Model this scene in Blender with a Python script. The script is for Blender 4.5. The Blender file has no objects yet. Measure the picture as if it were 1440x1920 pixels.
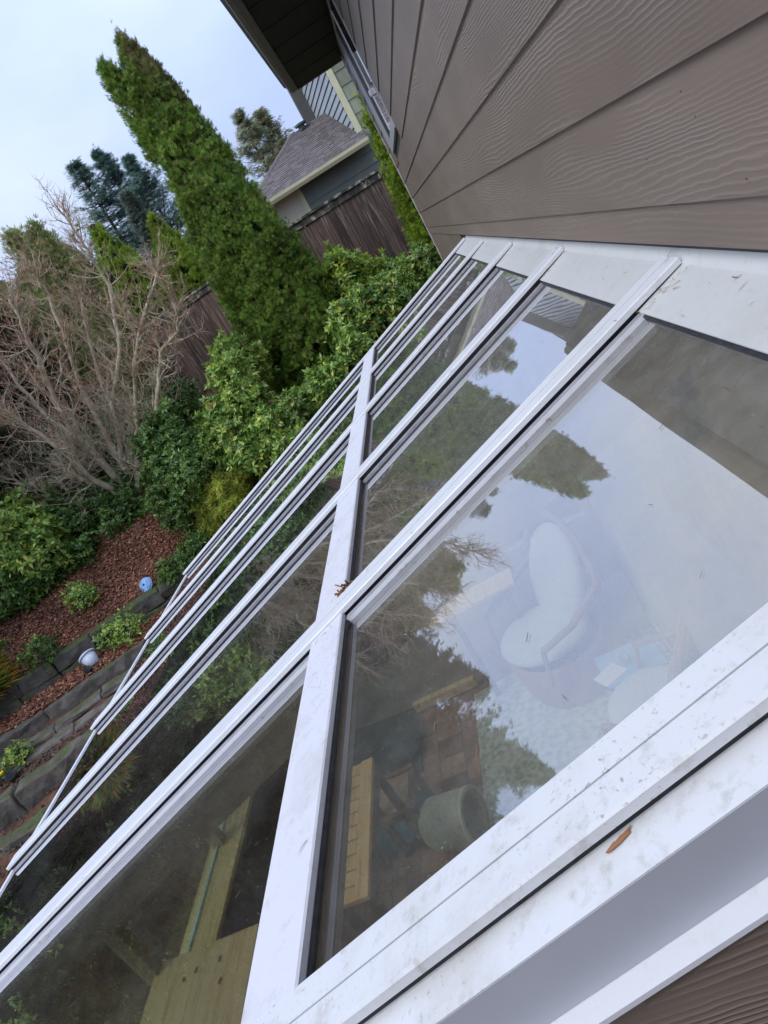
import bpy, math, random
import numpy as np
from mathutils import Vector, Matrix

rng = np.random.default_rng(11)
random.seed(5)
SC = bpy.context.scene
COL = SC.collection
R = math.radians

# ------------------------------------------------------------------ camera
YAW, PITCH, ROLL, FPX = -2.02689946e-01, -3.32888111e-01, -5.47353872e-01, 1290.38
_cy, _sy = math.cos(YAW), math.sin(YAW)
FW = Vector((_sy * math.cos(PITCH), _cy * math.cos(PITCH), math.sin(PITCH)))
_r0 = Vector((_cy, -_sy, 0)); _u0 = _r0.cross(FW)
RT = math.cos(ROLL) * _r0 + math.sin(ROLL) * _u0
UP = -math.sin(ROLL) * _r0 + math.cos(ROLL) * _u0
cam_d = bpy.data.cameras.new('camera')
cam = bpy.data.objects.new('camera', cam_d); COL.objects.link(cam)
cam.matrix_world = Matrix((
    (RT.x, UP.x, -FW.x, 0), (RT.y, UP.y, -FW.y, 0), (RT.z, UP.z, -FW.z, 0), (0, 0, 0, 1)))
cam_d.sensor_width = 36; cam_d.lens = FPX / 1920 * 36
cam_d.clip_start = 0.05; cam_d.clip_end = 3000
SC.camera = cam

def ray(px, py):
    v = (px - 720) / FPX * RT - (py - 960) / FPX * UP + FW
    return v
def at(px, py, y):          # the place seen at that spot of the photograph, y metres along the house wall
    v = ray(px, py); return v * (y / v.y)
def atz(px, py, z):
    v = ray(px, py); return v * (z / v.z)

# ------------------------------------------------------------------ sky, sun, exposure
W = bpy.data.worlds.new("World"); SC.world = W; W.use_nodes = True
nt = W.node_tree; nt.nodes.clear()
def N(t, **k):
    n = nt.nodes.new(t)
    for a, b in k.items(): setattr(n, a, b)
    return n
SUN_EL, SUN_AZ = R(48), R(232)     # azimuth clockwise from +Y: behind and to the left
sky = N('ShaderNodeTexSky', sky_type='NISHITA', sun_disc=False)
sky.sun_elevation = SUN_EL; sky.sun_rotation = SUN_AZ; sky.air_density = 1.0; sky.dust_density = 1.5
skm = N('ShaderNodeVectorMath', operation='SCALE'); skm.inputs['Scale'].default_value = 0.08
tc = N('ShaderNodeTexCoord')
mp = N('ShaderNodeMapping'); mp.inputs['Scale'].default_value = (1.0, 1.0, 2.2); mp.inputs['Location'].default_value = (3.3, .4, .2)
nz = N('ShaderNodeTexNoise'); nz.inputs['Scale'].default_value = 1.7; nz.inputs['Detail'].default_value = 5; nz.inputs['Roughness'].default_value = .5
rp = N('ShaderNodeValToRGB')
rp.color_ramp.elements[0].position = .36; rp.color_ramp.elements[0].color = (.385, .475, .74, 1)
rp.color_ramp.elements[1].position = .66; rp.color_ramp.elements[1].color = (.60, .67, .78, 1)
e = rp.color_ramp.elements.new(.5); e.color = (.46, .555, .80, 1)
sep = N('ShaderNodeSeparateXYZ')
gr = N('ShaderNodeMapRange'); gr.inputs['From Min'].default_value = .2; gr.inputs['From Max'].default_value = 1
gr.inputs['To Min'].default_value = 1.0; gr.inputs['To Max'].default_value = 2.0
gm = N('ShaderNodeVectorMath', operation='SCALE')
mx = N('ShaderNodeMixRGB'); mx.inputs['Fac'].default_value = .88
bg = N('ShaderNodeBackground'); bg.inputs['Strength'].default_value = 1.0
wo = N('ShaderNodeOutputWorld')
L = nt.links.new
L(sky.outputs[0], skm.inputs[0]); L(tc.outputs['Generated'], mp.inputs[0]); L(mp.outputs[0], nz.inputs['Vector'])
L(nz.outputs['Fac'], rp.inputs[0]); L(tc.outputs['Generated'], sep.inputs[0]); L(sep.outputs['Z'], gr.inputs[0])
L(rp.outputs[0], gm.inputs[0]); L(gr.outputs[0], gm.inputs['Scale'])
L(skm.outputs[0], mx.inputs[1]); L(gm.outputs[0], mx.inputs[2]); L(mx.outputs[0], bg.inputs[0]); L(bg.outputs[0], wo.inputs[0])

sd = bpy.data.lights.new('sun', 'SUN'); sd.energy = 1.2; sd.angle = R(30); sd.color = (1, .97, .92)
so = bpy.data.objects.new('sun', sd); COL.objects.link(so)
sdir = Vector((math.sin(SUN_AZ) * math.cos(SUN_EL), math.cos(SUN_AZ) * math.cos(SUN_EL), math.sin(SUN_EL)))
so.rotation_euler = sdir.to_track_quat('Z', 'Y').to_euler(); so.location = sdir * 30

SC.render.engine = 'CYCLES'
SC.view_settings.view_transform = 'Standard'; SC.view_settings.look = 'None'
SC.view_settings.exposure = 0.56; SC.view_settings.gamma = 1.0
SC.cycles.transparent_max_bounces = 24; SC.cycles.max_bounces = 7

# ------------------------------------------------------------------ materials
MATS = {}
def newmat(name):
    m = bpy.data.materials.new(name); m.use_nodes = True
    b = m.node_tree.nodes['Principled BSDF']
    return m, m.node_tree, b
def ramp(t, cols, lo=.3, hi=.7):
    r = t.nodes.new('ShaderNodeValToRGB'); cr = r.color_ramp
    n = len(cols)
    for i, c in enumerate(cols):
        p = lo + (hi - lo) * i / max(1, n - 1)
        el = cr.elements[i] if i < 2 else cr.elements.new(p)
        el.position = p; el.color = (*c, 1)
    return r
def noise(t, scale, stretch=(1, 1, 1), detail=5, rough=.55, coord='Object', dist=0.0, rot=(0, 0, 0)):
    c = t.nodes.new('ShaderNodeTexCoord'); m = t.nodes.new('ShaderNodeMapping')
    m.inputs['Scale'].default_value = stretch; m.inputs['Rotation'].default_value = rot
    n = t.nodes.new('ShaderNodeTexNoise'); n.inputs['Scale'].default_value = scale
    n.inputs['Detail'].default_value = detail; n.inputs['Roughness'].default_value = rough; n.inputs['Distortion'].default_value = dist
    oi = t.nodes.new('ShaderNodeObjectInfo'); ad = t.nodes.new('ShaderNodeVectorMath')
    sc = t.nodes.new('ShaderNodeVectorMath'); sc.operation = 'SCALE'; sc.inputs['Scale'].default_value = 13.7
    cb = t.nodes.new('ShaderNodeCombineXYZ')
    for k in range(3): t.links.new(oi.outputs['Random'], cb.inputs[k])
    t.links.new(cb.outputs[0], sc.inputs[0]); t.links.new(m.outputs[0], ad.inputs[0]); t.links.new(sc.outputs[0], ad.inputs[1])
    t.links.new(c.outputs[coord], m.inputs[0]); t.links.new(ad.outputs[0], n.inputs['Vector'])
    return n
def bump(t, b, src, strength=.3, dist=.01):
    bp = t.nodes.new('ShaderNodeBump'); bp.inputs['Strength'].default_value = strength; bp.inputs['Distance'].default_value = dist
    t.links.new(src, bp.inputs['Height']); t.links.new(bp.outputs[0], b.inputs['Normal']); return bp
def surf(name, cols, scale=6, rough=.6, stretch=(1, 1, 1), bs=.25, bd=.004, lo=.3, hi=.7, detail=6, bscale=None, objvar=0, spec=.4, metallic=0):
    if name in MATS: return MATS[name]
    m, t, b = newmat(name)
    n = noise(t, scale, stretch, detail); r = ramp(t, cols, lo, hi); t.links.new(n.outputs['Fac'], r.inputs[0])
    out = r.outputs[0]
    if objvar:
        oi = t.nodes.new('ShaderNodeObjectInfo'); h = t.nodes.new('ShaderNodeHueSaturation')
        mr = t.nodes.new('ShaderNodeMapRange'); mr.inputs['To Min'].default_value = 1 - objvar; mr.inputs['To Max'].default_value = 1 + objvar
        t.links.new(oi.outputs['Random'], mr.inputs[0]); t.links.new(mr.outputs[0], h.inputs['Value']); t.links.new(out, h.inputs['Color']); out = h.outputs[0]
    t.links.new(out, b.inputs['Base Color'])
    b.inputs['Roughness'].default_value = rough; b.inputs['Specular IOR Level'].default_value = spec; b.inputs['Metallic'].default_value = metallic
    if bs:
        n2 = noise(t, bscale or scale * 3, stretch, 5); bump(t, b, n2.outputs['Fac'], bs, bd)
    MATS[name] = m; return m
def foliage(name, cols, rough=.5, trans=.25, spec=.35):
    trans = min(.45, trans * 1.5)
    if name in MATS: return MATS[name]
    m, t, b = newmat(name)
    g = t.nodes.new('ShaderNodeNewGeometry')
    r = ramp(t, cols, .05, .95); t.links.new(g.outputs['Random Per Island'], r.inputs[0])
    n = noise(t, 1.6, detail=3); h = t.nodes.new('ShaderNodeHueSaturation')
    mr = t.nodes.new('ShaderNodeMapRange'); mr.inputs['From Min'].default_value = .3; mr.inputs['From Max'].default_value = .7
    mr.inputs['To Min'].default_value = .7; mr.inputs['To Max'].default_value = 1.3
    t.links.new(n.outputs['Fac'], mr.inputs[0]); t.links.new(mr.outputs[0], h.inputs['Value']); t.links.new(r.outputs[0], h.inputs['Color'])
    t.links.new(h.outputs[0], b.inputs['Base Color']); b.inputs['Roughness'].default_value = rough; b.inputs['Specular IOR Level'].default_value = spec
    tr = t.nodes.new('ShaderNodeBsdfTranslucent'); ms = t.nodes.new('ShaderNodeMixShader'); ms.inputs[0].default_value = trans
    t.links.new(h.outputs[0], tr.inputs[0]); o = t.nodes['Material Output']
    t.links.new(b.outputs[0], ms.inputs[1]); t.links.new(tr.outputs[0], ms.inputs[2]); t.links.new(ms.outputs[0], o.inputs[0])
    MATS[name] = m; return m

def mat_siding(name, base, grain=1.0, axis='y'):
    """taupe fibre cement plank with embossed cathedral grain running along its length"""
    m, t, b = newmat(name); ln = t.links.new
    c = t.nodes.new('ShaderNodeTexCoord'); oi = t.nodes.new('ShaderNodeObjectInfo')
    sp = t.nodes.new('ShaderNodeSeparateXYZ'); ln(c.outputs['Object'], sp.inputs[0])
    along = sp.outputs['Y' if axis == 'y' else 'X']; across = sp.outputs['Z']
    def mth(op, a, bb=None, v=None):
        q = t.nodes.new('ShaderNodeMath'); q.operation = op
        ln(a, q.inputs[0])
        if bb is not None: ln(bb, q.inputs[1])
        if v is not None: q.inputs[1].default_value = v
        return q.outputs[0]
    rnd = mth('MULTIPLY', oi.outputs['Random'], v=37.0)
    cb = t.nodes.new('ShaderNodeCombineXYZ')
    ln(mth('MULTIPLY', along, v=.95), cb.inputs[0]); ln(mth('MULTIPLY', across, v=6.0), cb.inputs[1]); ln(rnd, cb.inputs[2])
    n1 = t.nodes.new('ShaderNodeTexNoise'); n1.inputs['Scale'].default_value = 1.0; n1.inputs['Detail'].default_value = 1.0; n1.inputs['Roughness'].default_value = .35
    ln(cb.outputs[0], n1.inputs['Vector'])
    cb2 = t.nodes.new('ShaderNodeCombineXYZ')
    ln(mth('MULTIPLY', along, v=17.0), cb2.inputs[0]); ln(mth('MULTIPLY', across, v=45.0), cb2.inputs[1]); ln(rnd, cb2.inputs[2])
    n2 = t.nodes.new('ShaderNodeTexNoise'); n2.inputs['Scale'].default_value = 1.0; n2.inputs['Detail'].default_value = 2.0
    ln(cb2.outputs[0], n2.inputs['Vector'])
    h = mth('ADD', mth('MULTIPLY', n1.outputs['Fac'], v=15.0), mth('MULTIPLY', n2.outputs['Fac'], v=1.0))
    h = mth('ADD', h, mth('MULTIPLY', across, v=105.0))
    s = mth('SINE', mth('MULTIPLY', h, v=6.2832))
    s = mth('POWER', mth('ADD', mth('MULTIPLY', s, v=.5), v=.5), v=2.2)
    cb3 = t.nodes.new('ShaderNodeCombineXYZ')
    ln(mth('MULTIPLY', along, v=1.1), cb3.inputs[0]); ln(mth('MULTIPLY', across, v=5.0), cb3.inputs[1]); ln(mth('ADD', rnd, v=9.0), cb3.inputs[2])
    n3 = t.nodes.new('ShaderNodeTexNoise'); n3.inputs['Scale'].default_value = 1.6; n3.inputs['Detail'].default_value = 2
    ln(cb3.outputs[0], n3.inputs['Vector'])
    mk = t.nodes.new('ShaderNodeMapRange'); mk.inputs['From Min'].default_value = .40; mk.inputs['From Max'].default_value = .60; mk.inputs['To Min'].default_value = .10
    ln(n3.outputs['Fac'], mk.inputs[0])
    hh = mth('MULTIPLY', s, mk.outputs[0])
    fine = noise(t, 420, detail=2)
    hh2 = mth('ADD', hh, mth('MULTIPLY', fine.outputs['Fac'], v=.12))
    bump(t, b, hh2, .60 * grain, .0016)
    nn = noise(t, 2.5, (1, .6, 2), 6); r = ramp(t, [tuple(x * .9 for x in base), tuple(x * 1.1 for x in base)])
    ln(nn.outputs['Fac'], r.inputs[0])
    mxr = t.nodes.new('ShaderNodeMixRGB'); mxr.blend_type = 'MULTIPLY'; mxr.inputs['Fac'].default_value = 1
    lr = ramp(t, [(.93, .93, .93), (1.1, 1.1, 1.1)], 0, 1); ln(hh, lr.inputs[0])
    ln(r.outputs[0], mxr.inputs[1]); ln(lr.outputs[0], mxr.inputs[2]); ln(mxr.outputs[0], b.inputs['Base Color'])
    b.inputs['Roughness'].default_value = .48; b.inputs['Specular IOR Level'].default_value = .35
    MATS[name] = m; return m

def mat_white(name, base=(.68, .69, .71), dirt=.5, rough=.38):
    m, t, b = newmat(name); ln = t.links.new
    n1 = noise(t, 5, detail=8, rough=.65, coord='Object')
    r1 = ramp(t, [(1, 1, 1), (1 - .28 * dirt, 1 - .32 * dirt, 1 - .42 * dirt)], .52, .78); ln(n1.outputs['Fac'], r1.inputs[0])
    n2 = noise(t, 170, detail=3, rough=.6); r2 = ramp(t, [(1, 1, 1), (.42, .37, .30)], .61, .70); ln(n2.outputs['Fac'], r2.inputs[0])
    n3 = noise(t, 38, (1, 1, 1), detail=6, rough=.7); r3 = ramp(t, [(1, 1, 1), (.68, .65, .57)], .54, .76); ln(n3.outputs['Fac'], r3.inputs[0])
    a = t.nodes.new('ShaderNodeMixRGB'); a.blend_type = 'MULTIPLY'; a.inputs[0].default_value = 1
    c = t.nodes.new('ShaderNodeMixRGB'); c.blend_type = 'MULTIPLY'; c.inputs[0].default_value = dirt
    d = t.nodes.new('ShaderNodeMixRGB'); d.blend_type = 'MULTIPLY'; d.inputs[0].default_value = dirt
    nb = noise(t, 2.1, detail=4, rough=.6); rb = ramp(t, [(0, 0, 0), (dirt,) * 3], .44, .62); ln(nb.outputs['Fac'], rb.inputs[0]); ln(rb.outputs[0], c.inputs[0])
    a.inputs[1].default_value = (*base, 1)
    ln(r1.outputs[0], a.inputs[2]); ln(a.outputs[0], c.inputs[1]); ln(r2.outputs[0], c.inputs[2]); ln(c.outputs[0], d.inputs[1]); ln(r3.outputs[0], d.inputs[2])
    ln(d.outputs[0], b.inputs['Base Color']); b.inputs['Roughness'].default_value = rough
    bump(t, b, n3.outputs['Fac'], .08, .002)
    MATS[name] = m; return m

def mat_glass(name, tint=(.70, .78, .70), boost=1.5, base=.05, dirt=.12, rough=.0, frost=0):
    """thin glazing: tinted see-through plus fresnel mirror, with a film of dust"""
    m, t, b = newmat(name); ln = t.links.new
    t.nodes.remove(b)
    tr = t.nodes.new('ShaderNodeBsdfTransparent'); tr.inputs[0].default_value = (*tint, 1)
    gl = t.nodes.new('ShaderNodeBsdfGlossy'); gl.inputs['Roughness'].default_value = rough; gl.inputs[0].default_value = (.94, .95, 1, 1)
    fr = t.nodes.new('ShaderNodeFresnel'); fr.inputs['IOR'].default_value = 1.5
    bf = t.nodes.new('ShaderNodeNewGeometry'); ir = t.nodes.new('ShaderNodeMapRange'); ir.inputs['To Min'].default_value = 1.5; ir.inputs['To Max'].default_value = 1 / 1.5
    ln(bf.outputs['Backfacing'], ir.inputs[0]); ln(ir.outputs[0], fr.inputs['IOR'])
    mu = t.nodes.new('ShaderNodeMath'); mu.operation = 'MULTIPLY_ADD'; mu.inputs[1].default_value = boost; mu.inputs[2].default_value = base; mu.use_clamp = True
    ln(fr.outputs[0], mu.inputs[0])
    m1 = t.nodes.new('ShaderNodeMixShader'); ln(mu.outputs[0], m1.inputs[0]); ln(tr.outputs[0], m1.inputs[1]); ln(gl.outputs[0], m1.inputs[2])
    df = t.nodes.new('ShaderNodeBsdfDiffuse'); df.inputs[0].default_value = (.62, .62, .58, 1)
    n = noise(t, 2.2, detail=9, rough=.72); r = ramp(t, [(.2 * dirt,) * 3, (dirt,) * 3, (dirt * 1.7,) * 3], .38, .72); ln(n.outputs['Fac'], r.inputs[0])
    n2 = noise(t, 240, detail=2, rough=.6); r2 = ramp(t, [(0, 0, 0), (.35, .35, .35)], .70, .76); ln(n2.outputs['Fac'], r2.inputs[0])
    ad = t.nodes.new('ShaderNodeMixRGB'); ad.blend_type = 'ADD'; ad.inputs[0].default_value = 1; ln(r.outputs[0], ad.inputs[1]); ln(r2.outputs[0], ad.inputs[2])
    if frost:
        # dust that rain never rinses off, under the shelter of the eave
        tcx = t.nodes.new('ShaderNodeTexCoord'); sx = t.nodes.new('ShaderNodeSeparateXYZ'); ln(tcx.outputs['Object'], sx.inputs[0])
        mk = t.nodes.new('ShaderNodeMapRange'); mk.interpolation_type = 'SMOOTHSTEP'; mk.inputs['From Min'].default_value = .35; mk.inputs['From Max'].default_value = 1.45; ln(sx.outputs['X'], mk.inputs[0])
        n3 = noise(t, 24, detail=10, rough=.8); r3 = ramp(t, [(.25,) * 3, (.6,) * 3, (1,) * 3], .30, .70); ln(n3.outputs['Fac'], r3.inputs[0])
        q1 = t.nodes.new('ShaderNodeMath'); q1.operation = 'MULTIPLY'; ln(mk.outputs[0], q1.inputs[0]); ln(r3.outputs[0], q1.inputs[1])
        q2 = t.nodes.new('ShaderNodeMath'); q2.operation = 'MULTIPLY'; q2.inputs[1].default_value = frost; ln(q1.outputs[0], q2.inputs[0])
        a2 = t.nodes.new('ShaderNodeMixRGB'); a2.blend_type = 'ADD'; a2.inputs[0].default_value = 1; ln(ad.outputs[0], a2.inputs[1]); ln(q2.outputs[0], a2.inputs[2]); ad = a2
        wv = noise(t, 2.4, detail=2); bw = t.nodes.new('ShaderNodeBump'); bw.inputs['Strength'].default_value = .10; bw.inputs['Distance'].default_value = .004; ln(wv.outputs['Fac'], bw.inputs['Height']); ln(bw.outputs[0], gl.inputs['Normal'])
    m2 = t.nodes.new('ShaderNodeMixShader'); ln(ad.outputs[0], m2.inputs[0]); ln(m1.outputs[0], m2.inputs[1]); ln(df.outputs[0], m2.inputs[2])
    ln(m2.outputs[0], t.nodes['Material Output'].inputs[0])
    MATS[name] = m; return m

SIDING = mat_siding('taupe_siding', (.208, .163, .129))
SIDING_END = mat_siding('taupe_siding_end', (.208, .163, .129), 1.0, 'x')
WHITE = mat_white('white_aluminium', dirt=.35)
WHITE_DIRTY = mat_white('weathered_white_aluminium', (.67, .68, .69), dirt=.95)
WHITE_PAINT = mat_white('white_painted_wood', (.66, .66, .70), dirt=.7, rough=.5)
FLASH = mat_white('white_flashing', (.60, .61, .59), dirt=.45)
RUBBER = surf('black_gasket', [(.012, .012, .014), (.04, .04, .042)], 60, .6, bs=.2, bd=.001)
CHANNEL = surf('grey_channel', [(.30, .30, .33), (.42, .42, .45)], 40, .4, bs=.1, bd=.001)
GLASS = mat_glass('roof_glass', (.91, .90, .85), 1.8, .105, .022, frost=.17)
WALLGLASS = mat_glass('wall_glass', (.80, .88, .82), 1.2, .02, .03)
CASEGLASS = mat_glass('window_glass', (.25, .27, .28), 2.6, .30, .004)
SOFFIT = surf('charcoal_soffit', [(.012, .012, .015), (.022, .021, .024)], 3, .7, (6, .5, 1), bs=.1, bd=.003)
GUTTERB = surf('brown_gutter', [(.12, .108, .095), (.165, .15, .135)], 5, .45, bs=.05)
FRAMEG = surf('grey_vinyl_frame', [(.36, .37, .39), (.46, .47, .49)], 8, .4, bs=.05)
TILE = surf('terracotta_tile', [(.20, .09, .05), (.30, .15, .09), (.36, .21, .15)], 7, .45, bs=.15, bd=.002, objvar=.35)
GROUT = surf('tile_grout', [(.26, .22, .19), (.34, .30, .26)], 20, .9, bs=.1)
PINE = surf('pale_pine', [(0.616, 0.391, 0.144), (0.800, 0.558, 0.240), (0.800, 0.614, 0.304)], 5, .5, (9, .7, 9), bs=.15, bd=.001)
PINEX = surf('green_tinged_pine', [(0.537, 0.400, 0.180), (0.756, 0.580, 0.288), (0.800, 0.640, 0.342)], 4, .5, (11, .5, 6), bs=.15, bd=.001)
OLIVEW = surf('olive_wood_beam', [(0.368, 0.290, 0.180), (0.506, 0.410, 0.266)], 4, .6, (.6, 6, 6), bs=.1, bd=.001)
BROWNW = surf('brown_stained_wood', [(.12, .06, .03), (.24, .13, .07)], 5, .5, (7, 7, .6), bs=.15, bd=.001)
CREAMWALL = surf('interior_wall_paint', [(.46, .41, .36), (.54, .49, .43)], 3, .8, bs=.05)

# ------------------------------------------------------------------ mesh helpers
def tag(o, label=None, cat=None, group=None, kind=None):
    if label: o['label'] = label
    if cat: o['category'] = cat
    if group: o['group'] = group
    if kind: o['kind'] = kind
    return o
def empty(name, loc, label, cat, group=None, kind=None):
    o = bpy.data.objects.new(name, None); COL.objects.link(o); o.location = loc; o.empty_display_size = .2
    return tag(o, label, cat, group, kind)
class MB:
    def __init__(s): s.v = []; s.f = []
    def add(s, vs, fs):
        k = len(s.v); s.v += [tuple(v) for v in vs]; s.f += [tuple(i + k for i in f) for f in fs]; return s
    def box(s, lo, hi):
        x0, y0, z0 = lo; x1, y1, z1 = hi
        return s.add([(x0, y0, z0), (x1, y0, z0), (x1, y1, z0), (x0, y1, z0), (x0, y0, z1), (x1, y0, z1), (x1, y1, z1), (x0, y1, z1)],
                     [(0, 3, 2, 1), (4, 5, 6, 7), (0, 1, 5, 4), (1, 2, 6, 5), (2, 3, 7, 6), (3, 0, 4, 7)])
    def hexa(s, p):   # eight corners, bottom ring then top ring
        return s.add(p, [(0, 3, 2, 1), (4, 5, 6, 7), (0, 1, 5, 4), (1, 2, 6, 5), (2, 3, 7, 6), (3, 0, 4, 7)])
    def extrude(s, prof, a, b):  # prof: list of functions/points at two ends
        n = len(a); vs = list(a) + list(b)
        fs = [(i, (i + 1) % n, n + (i + 1) % n, n + i) for i in range(n)] + [tuple(range(n))[::-1], tuple(range(n, 2 * n))]
        return s.add(vs, fs)
    def tube(s, pts, rad, k=6, cap=True):
        pts = [Vector(p) for p in pts]; n = len(pts)
        rad = rad if hasattr(rad, '__len__') else [rad] * n
        vs = []
        for i, p in enumerate(pts):
            d = (pts[min(i + 1, n - 1)] - pts[max(i - 1, 0)]).normalized()
            a = d.cross(Vector((0, 0, 1)));
            if a.length < .05: a = d.cross(Vector((0, 1, 0)))
            a.normalize(); b = d.cross(a)
            for j in range(k):
                th = 2 * math.pi * j / k; vs.append(p + (a * math.cos(th) + b * math.sin(th)) * rad[i])
        fs = [(i * k + j, i * k + (j + 1) % k, (i + 1) * k + (j + 1) % k, (i + 1) * k + j) for i in range(n - 1) for j in range(k)]
        if cap: fs += [tuple(range(k))[::-1], tuple((n - 1) * k + j for j in range(k))]
        return s.add(vs, fs)
    def lathe(s, prof, c, k=20, ax=None):   # prof [(r,z)], axis vector
        c = Vector(c); q = (Vector(ax).normalized() if ax else Vector((0, 0, 1))).to_track_quat('Z', 'Y')
        vs = []
        for r, z in prof:
            for j in range(k):
                th = 2 * math.pi * j / k; vs.append(c + q @ Vector((r * math.cos(th), r * math.sin(th), z)))
        n = len(prof)
        fs = [(i * k + j, i * k + (j + 1) % k, (i + 1) * k + (j + 1) % k, (i + 1) * k + j) for i in range(n - 1) for j in range(k)]
        return s.add(vs, fs)
    def build(s, name, mat, parent=None, smooth=False, bevel=0, loc=None):
        me = bpy.data.meshes.new(name); me.from_pydata(s.v, [], s.f); me.validate(); me.update()
        if smooth: me.shade_smooth()
        o = bpy.data.objects.new(name, me); COL.objects.link(o)
        if mat: me.materials.append(mat)
        if parent:
            o.parent = parent
            if loc is None: me.transform(Matrix.Translation(-Vector(parent.location)))
        if loc is not None: o.location = loc
        if bevel:
            md = o.modifiers.new('bevel', 'BEVEL'); md.width = bevel; md.segments = 2; md.limit_method = 'ANGLE'
        return o
def npmesh(name, V, F, mat, parent=None, smooth=False):
    """V (n,3) float, F (m,3) int triangles"""
    if parent: V = V - np.array(parent.location)
    me = bpy.data.meshes.new(name); me.vertices.add(len(V)); me.vertices.foreach_set('co', np.ascontiguousarray(V, dtype=np.float32).ravel())
    m = len(F); k = F.shape[1]; me.loops.add(m * k); me.loops.foreach_set('vertex_index', np.ascontiguousarray(F, dtype=np.int32).ravel())
    me.polygons.add(m); me.polygons.foreach_set('loop_start', np.arange(0, m * k, k, dtype=np.int32))
    me.update(calc_edges=True)
    if smooth: me.shade_smooth()
    me.materials.append(mat)
    o = bpy.data.objects.new(name, me); COL.objects.link(o)
    if parent: o.parent = parent
    return o
def nrm(a): return a / np.maximum(1e-9, np.linalg.norm(a, axis=-1, keepdims=True))
LEAF_V = np.array([(0, 0, 0), (-.27, .42, .05), (0, .5, -.03), (.27, .42, .05), (0, 1, -.06)], float)
LEAF_F = np.array([(0, 2, 1), (1, 2, 4), (0, 3, 2), (2, 3, 4)])
SPRAY_V = np.array([(0, 0, 0), (-.12, .3, .03), (.1, .34, .02), (-.36, .62, -.04), (-.08, .66, 0), (.34, .7, -.05), (0, 1.05, -.12), (-.2, .92, -.1), (.2, .95, -.1)], float)
SPRAY_F = np.array([(0, 2, 1), (1, 4, 3), (1, 2, 4), (2, 5, 4), (3, 4, 7), (4, 5, 8), (4, 8, 6), (4, 6, 7)])
TUFT_V = np.array([(-.05, 0, 0), (.05, 0, 0), (-.17, .35, .03), (-.02, .4, 0), (.17, .45, .03), (0, 1, -.08)], float)
TUFT_F = np.array([(0, 3, 2), (0, 1, 3), (1, 4, 3), (2, 3, 5), (3, 4, 5)])
def fan(nf, spread, w):
    v = [(0, 0, 0)]; f = []
    for i in range(nf):
        a = (i / (nf - 1) - .5) * spread; l = (1 - .35 * abs(i / (nf - 1) - .5) * 2) * (1 if i % 2 else .86); sx, cx = math.sin(a), math.cos(a); b_ = .06 * math.sin(i * 2.3)
        mid = (sx * l * .55, cx * l * .55); px_, py_ = cx * w, -sx * w; k = len(v)
        v += [(mid[0] - px_, mid[1] - py_, b_), (mid[0] + px_, mid[1] + py_, b_ + .03), (sx * l, cx * l, -.16 + b_)]; f += [(0, k + 1, k), (k, k + 1, k + 2)]
    return np.array(v, float), np.array(f)
FAN_V, FAN_F = fan(4, 1.15, .06)
FIN_V, FIN_F = fan(3, .9, .06)
NDL_V, NDL_F = fan(4, 1.3, .05)
BLADE_V = np.array([(-.03, 0, 0), (.03, 0, 0), (0, .55, .0), (0, 1, -.2)], float)
BLADE_F = np.array([(0, 1, 2), (0, 2, 3)])
def scatter(P, D, U, S, tv=LEAF_V, tf=LEAF_F, wid=None):
    D = nrm(D); X = nrm(np.cross(D, U)); Z = np.cross(X, D)
    S = np.broadcast_to(np.asarray(S, float), (len(P),))[:, None, None]
    Wd = 1.0 if wid is None else wid
    T = tv[None]
    V = P[:, None] + S * (T[..., 0:1] * Wd * X[:, None] + T[..., 1:2] * D[:, None] + T[..., 2:3] * Z[:, None])
    n = len(tv); F = (tf[None] + (np.arange(len(P)) * n)[:, None, None]).reshape(-1, tf.shape[1])
    return V.reshape(-1, 3), F
def rdir(n, up=0.0):
    d = rng.normal(size=(n, 3)); d = nrm(d); d[:, 2] += up; return nrm(d)

# ------------------------------------------------------------------ terrain
NX, NY = -.37, .93
def fprof(s):
    return np.interp(s, [3, 5.65, 6.6, 6.9, 7.0, 7.30, 7.38, 7.62, 7.70, 7.95, 8.1, 8.40, 8.48, 8.58, 9.12, 9.22, 10.6, 12.0, 14, 17, 30, 120, 400],
                     [-3.55, -3.52, -3.42, -3.35, -3.16, -3.13, -3.02, -2.93, -2.88, -2.86, -2.82, -2.80, -2.68, -2.61, -2.58, -2.31, -1.62, -1.05, -.92, -.85, -.8, .6, 1.5])
def ground_z(x, y):
    s = NX * x + NY * y
    # right of the beds the slope is smooth
    return fprof(s)
def axis_lines():
    a = list(np.arange(-16, 5.01, .11)); a = list(-np.geomspace(900, 17, 26)) + a + list(np.geomspace(6, 900, 26)); return np.array(a)
def yaxis_lines():
    a = list(np.arange(-2, 19.01, .11)); a = list(-np.geomspace(900, 3, 18)) + a + list(np.geomspace(20, 900, 26)); return np.array(a)
gx, gy = axis_lines(), yaxis_lines()
GX, GY = np.meshgrid(gx, gy); GZ = ground_z(GX, GY)
near = (np.abs(GX + 5) < 12) & (GY > -3) & (GY < 20)
GZ = GZ + np.where(near, rng.normal(0, .012, GZ.shape), 0)
inside = (GX > -2.75) & (GY < 5.1); GZ = np.where(inside, np.minimum(GZ, -3.55), GZ)
V = np.stack([GX, GY, GZ], -1).reshape(-1, 3); nx, ny = len(gx), len(gy)
I = np.arange(nx * ny).reshape(ny, nx)
F = np.stack([I[:-1, :-1], I[:-1, 1:], I[1:, 1:], I[1:, :-1]], -1).reshape(-1, 4)
SOIL = surf('bark_soil', [(.04, .022, .015), (.11, .052, .033), (.18, .085, .05)], 9, .9, bs=.8, bd=.03, detail=8, lo=.25, hi=.75)
g = npmesh('ground', V, F, SOIL); tag(g, kind='structure')

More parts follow.
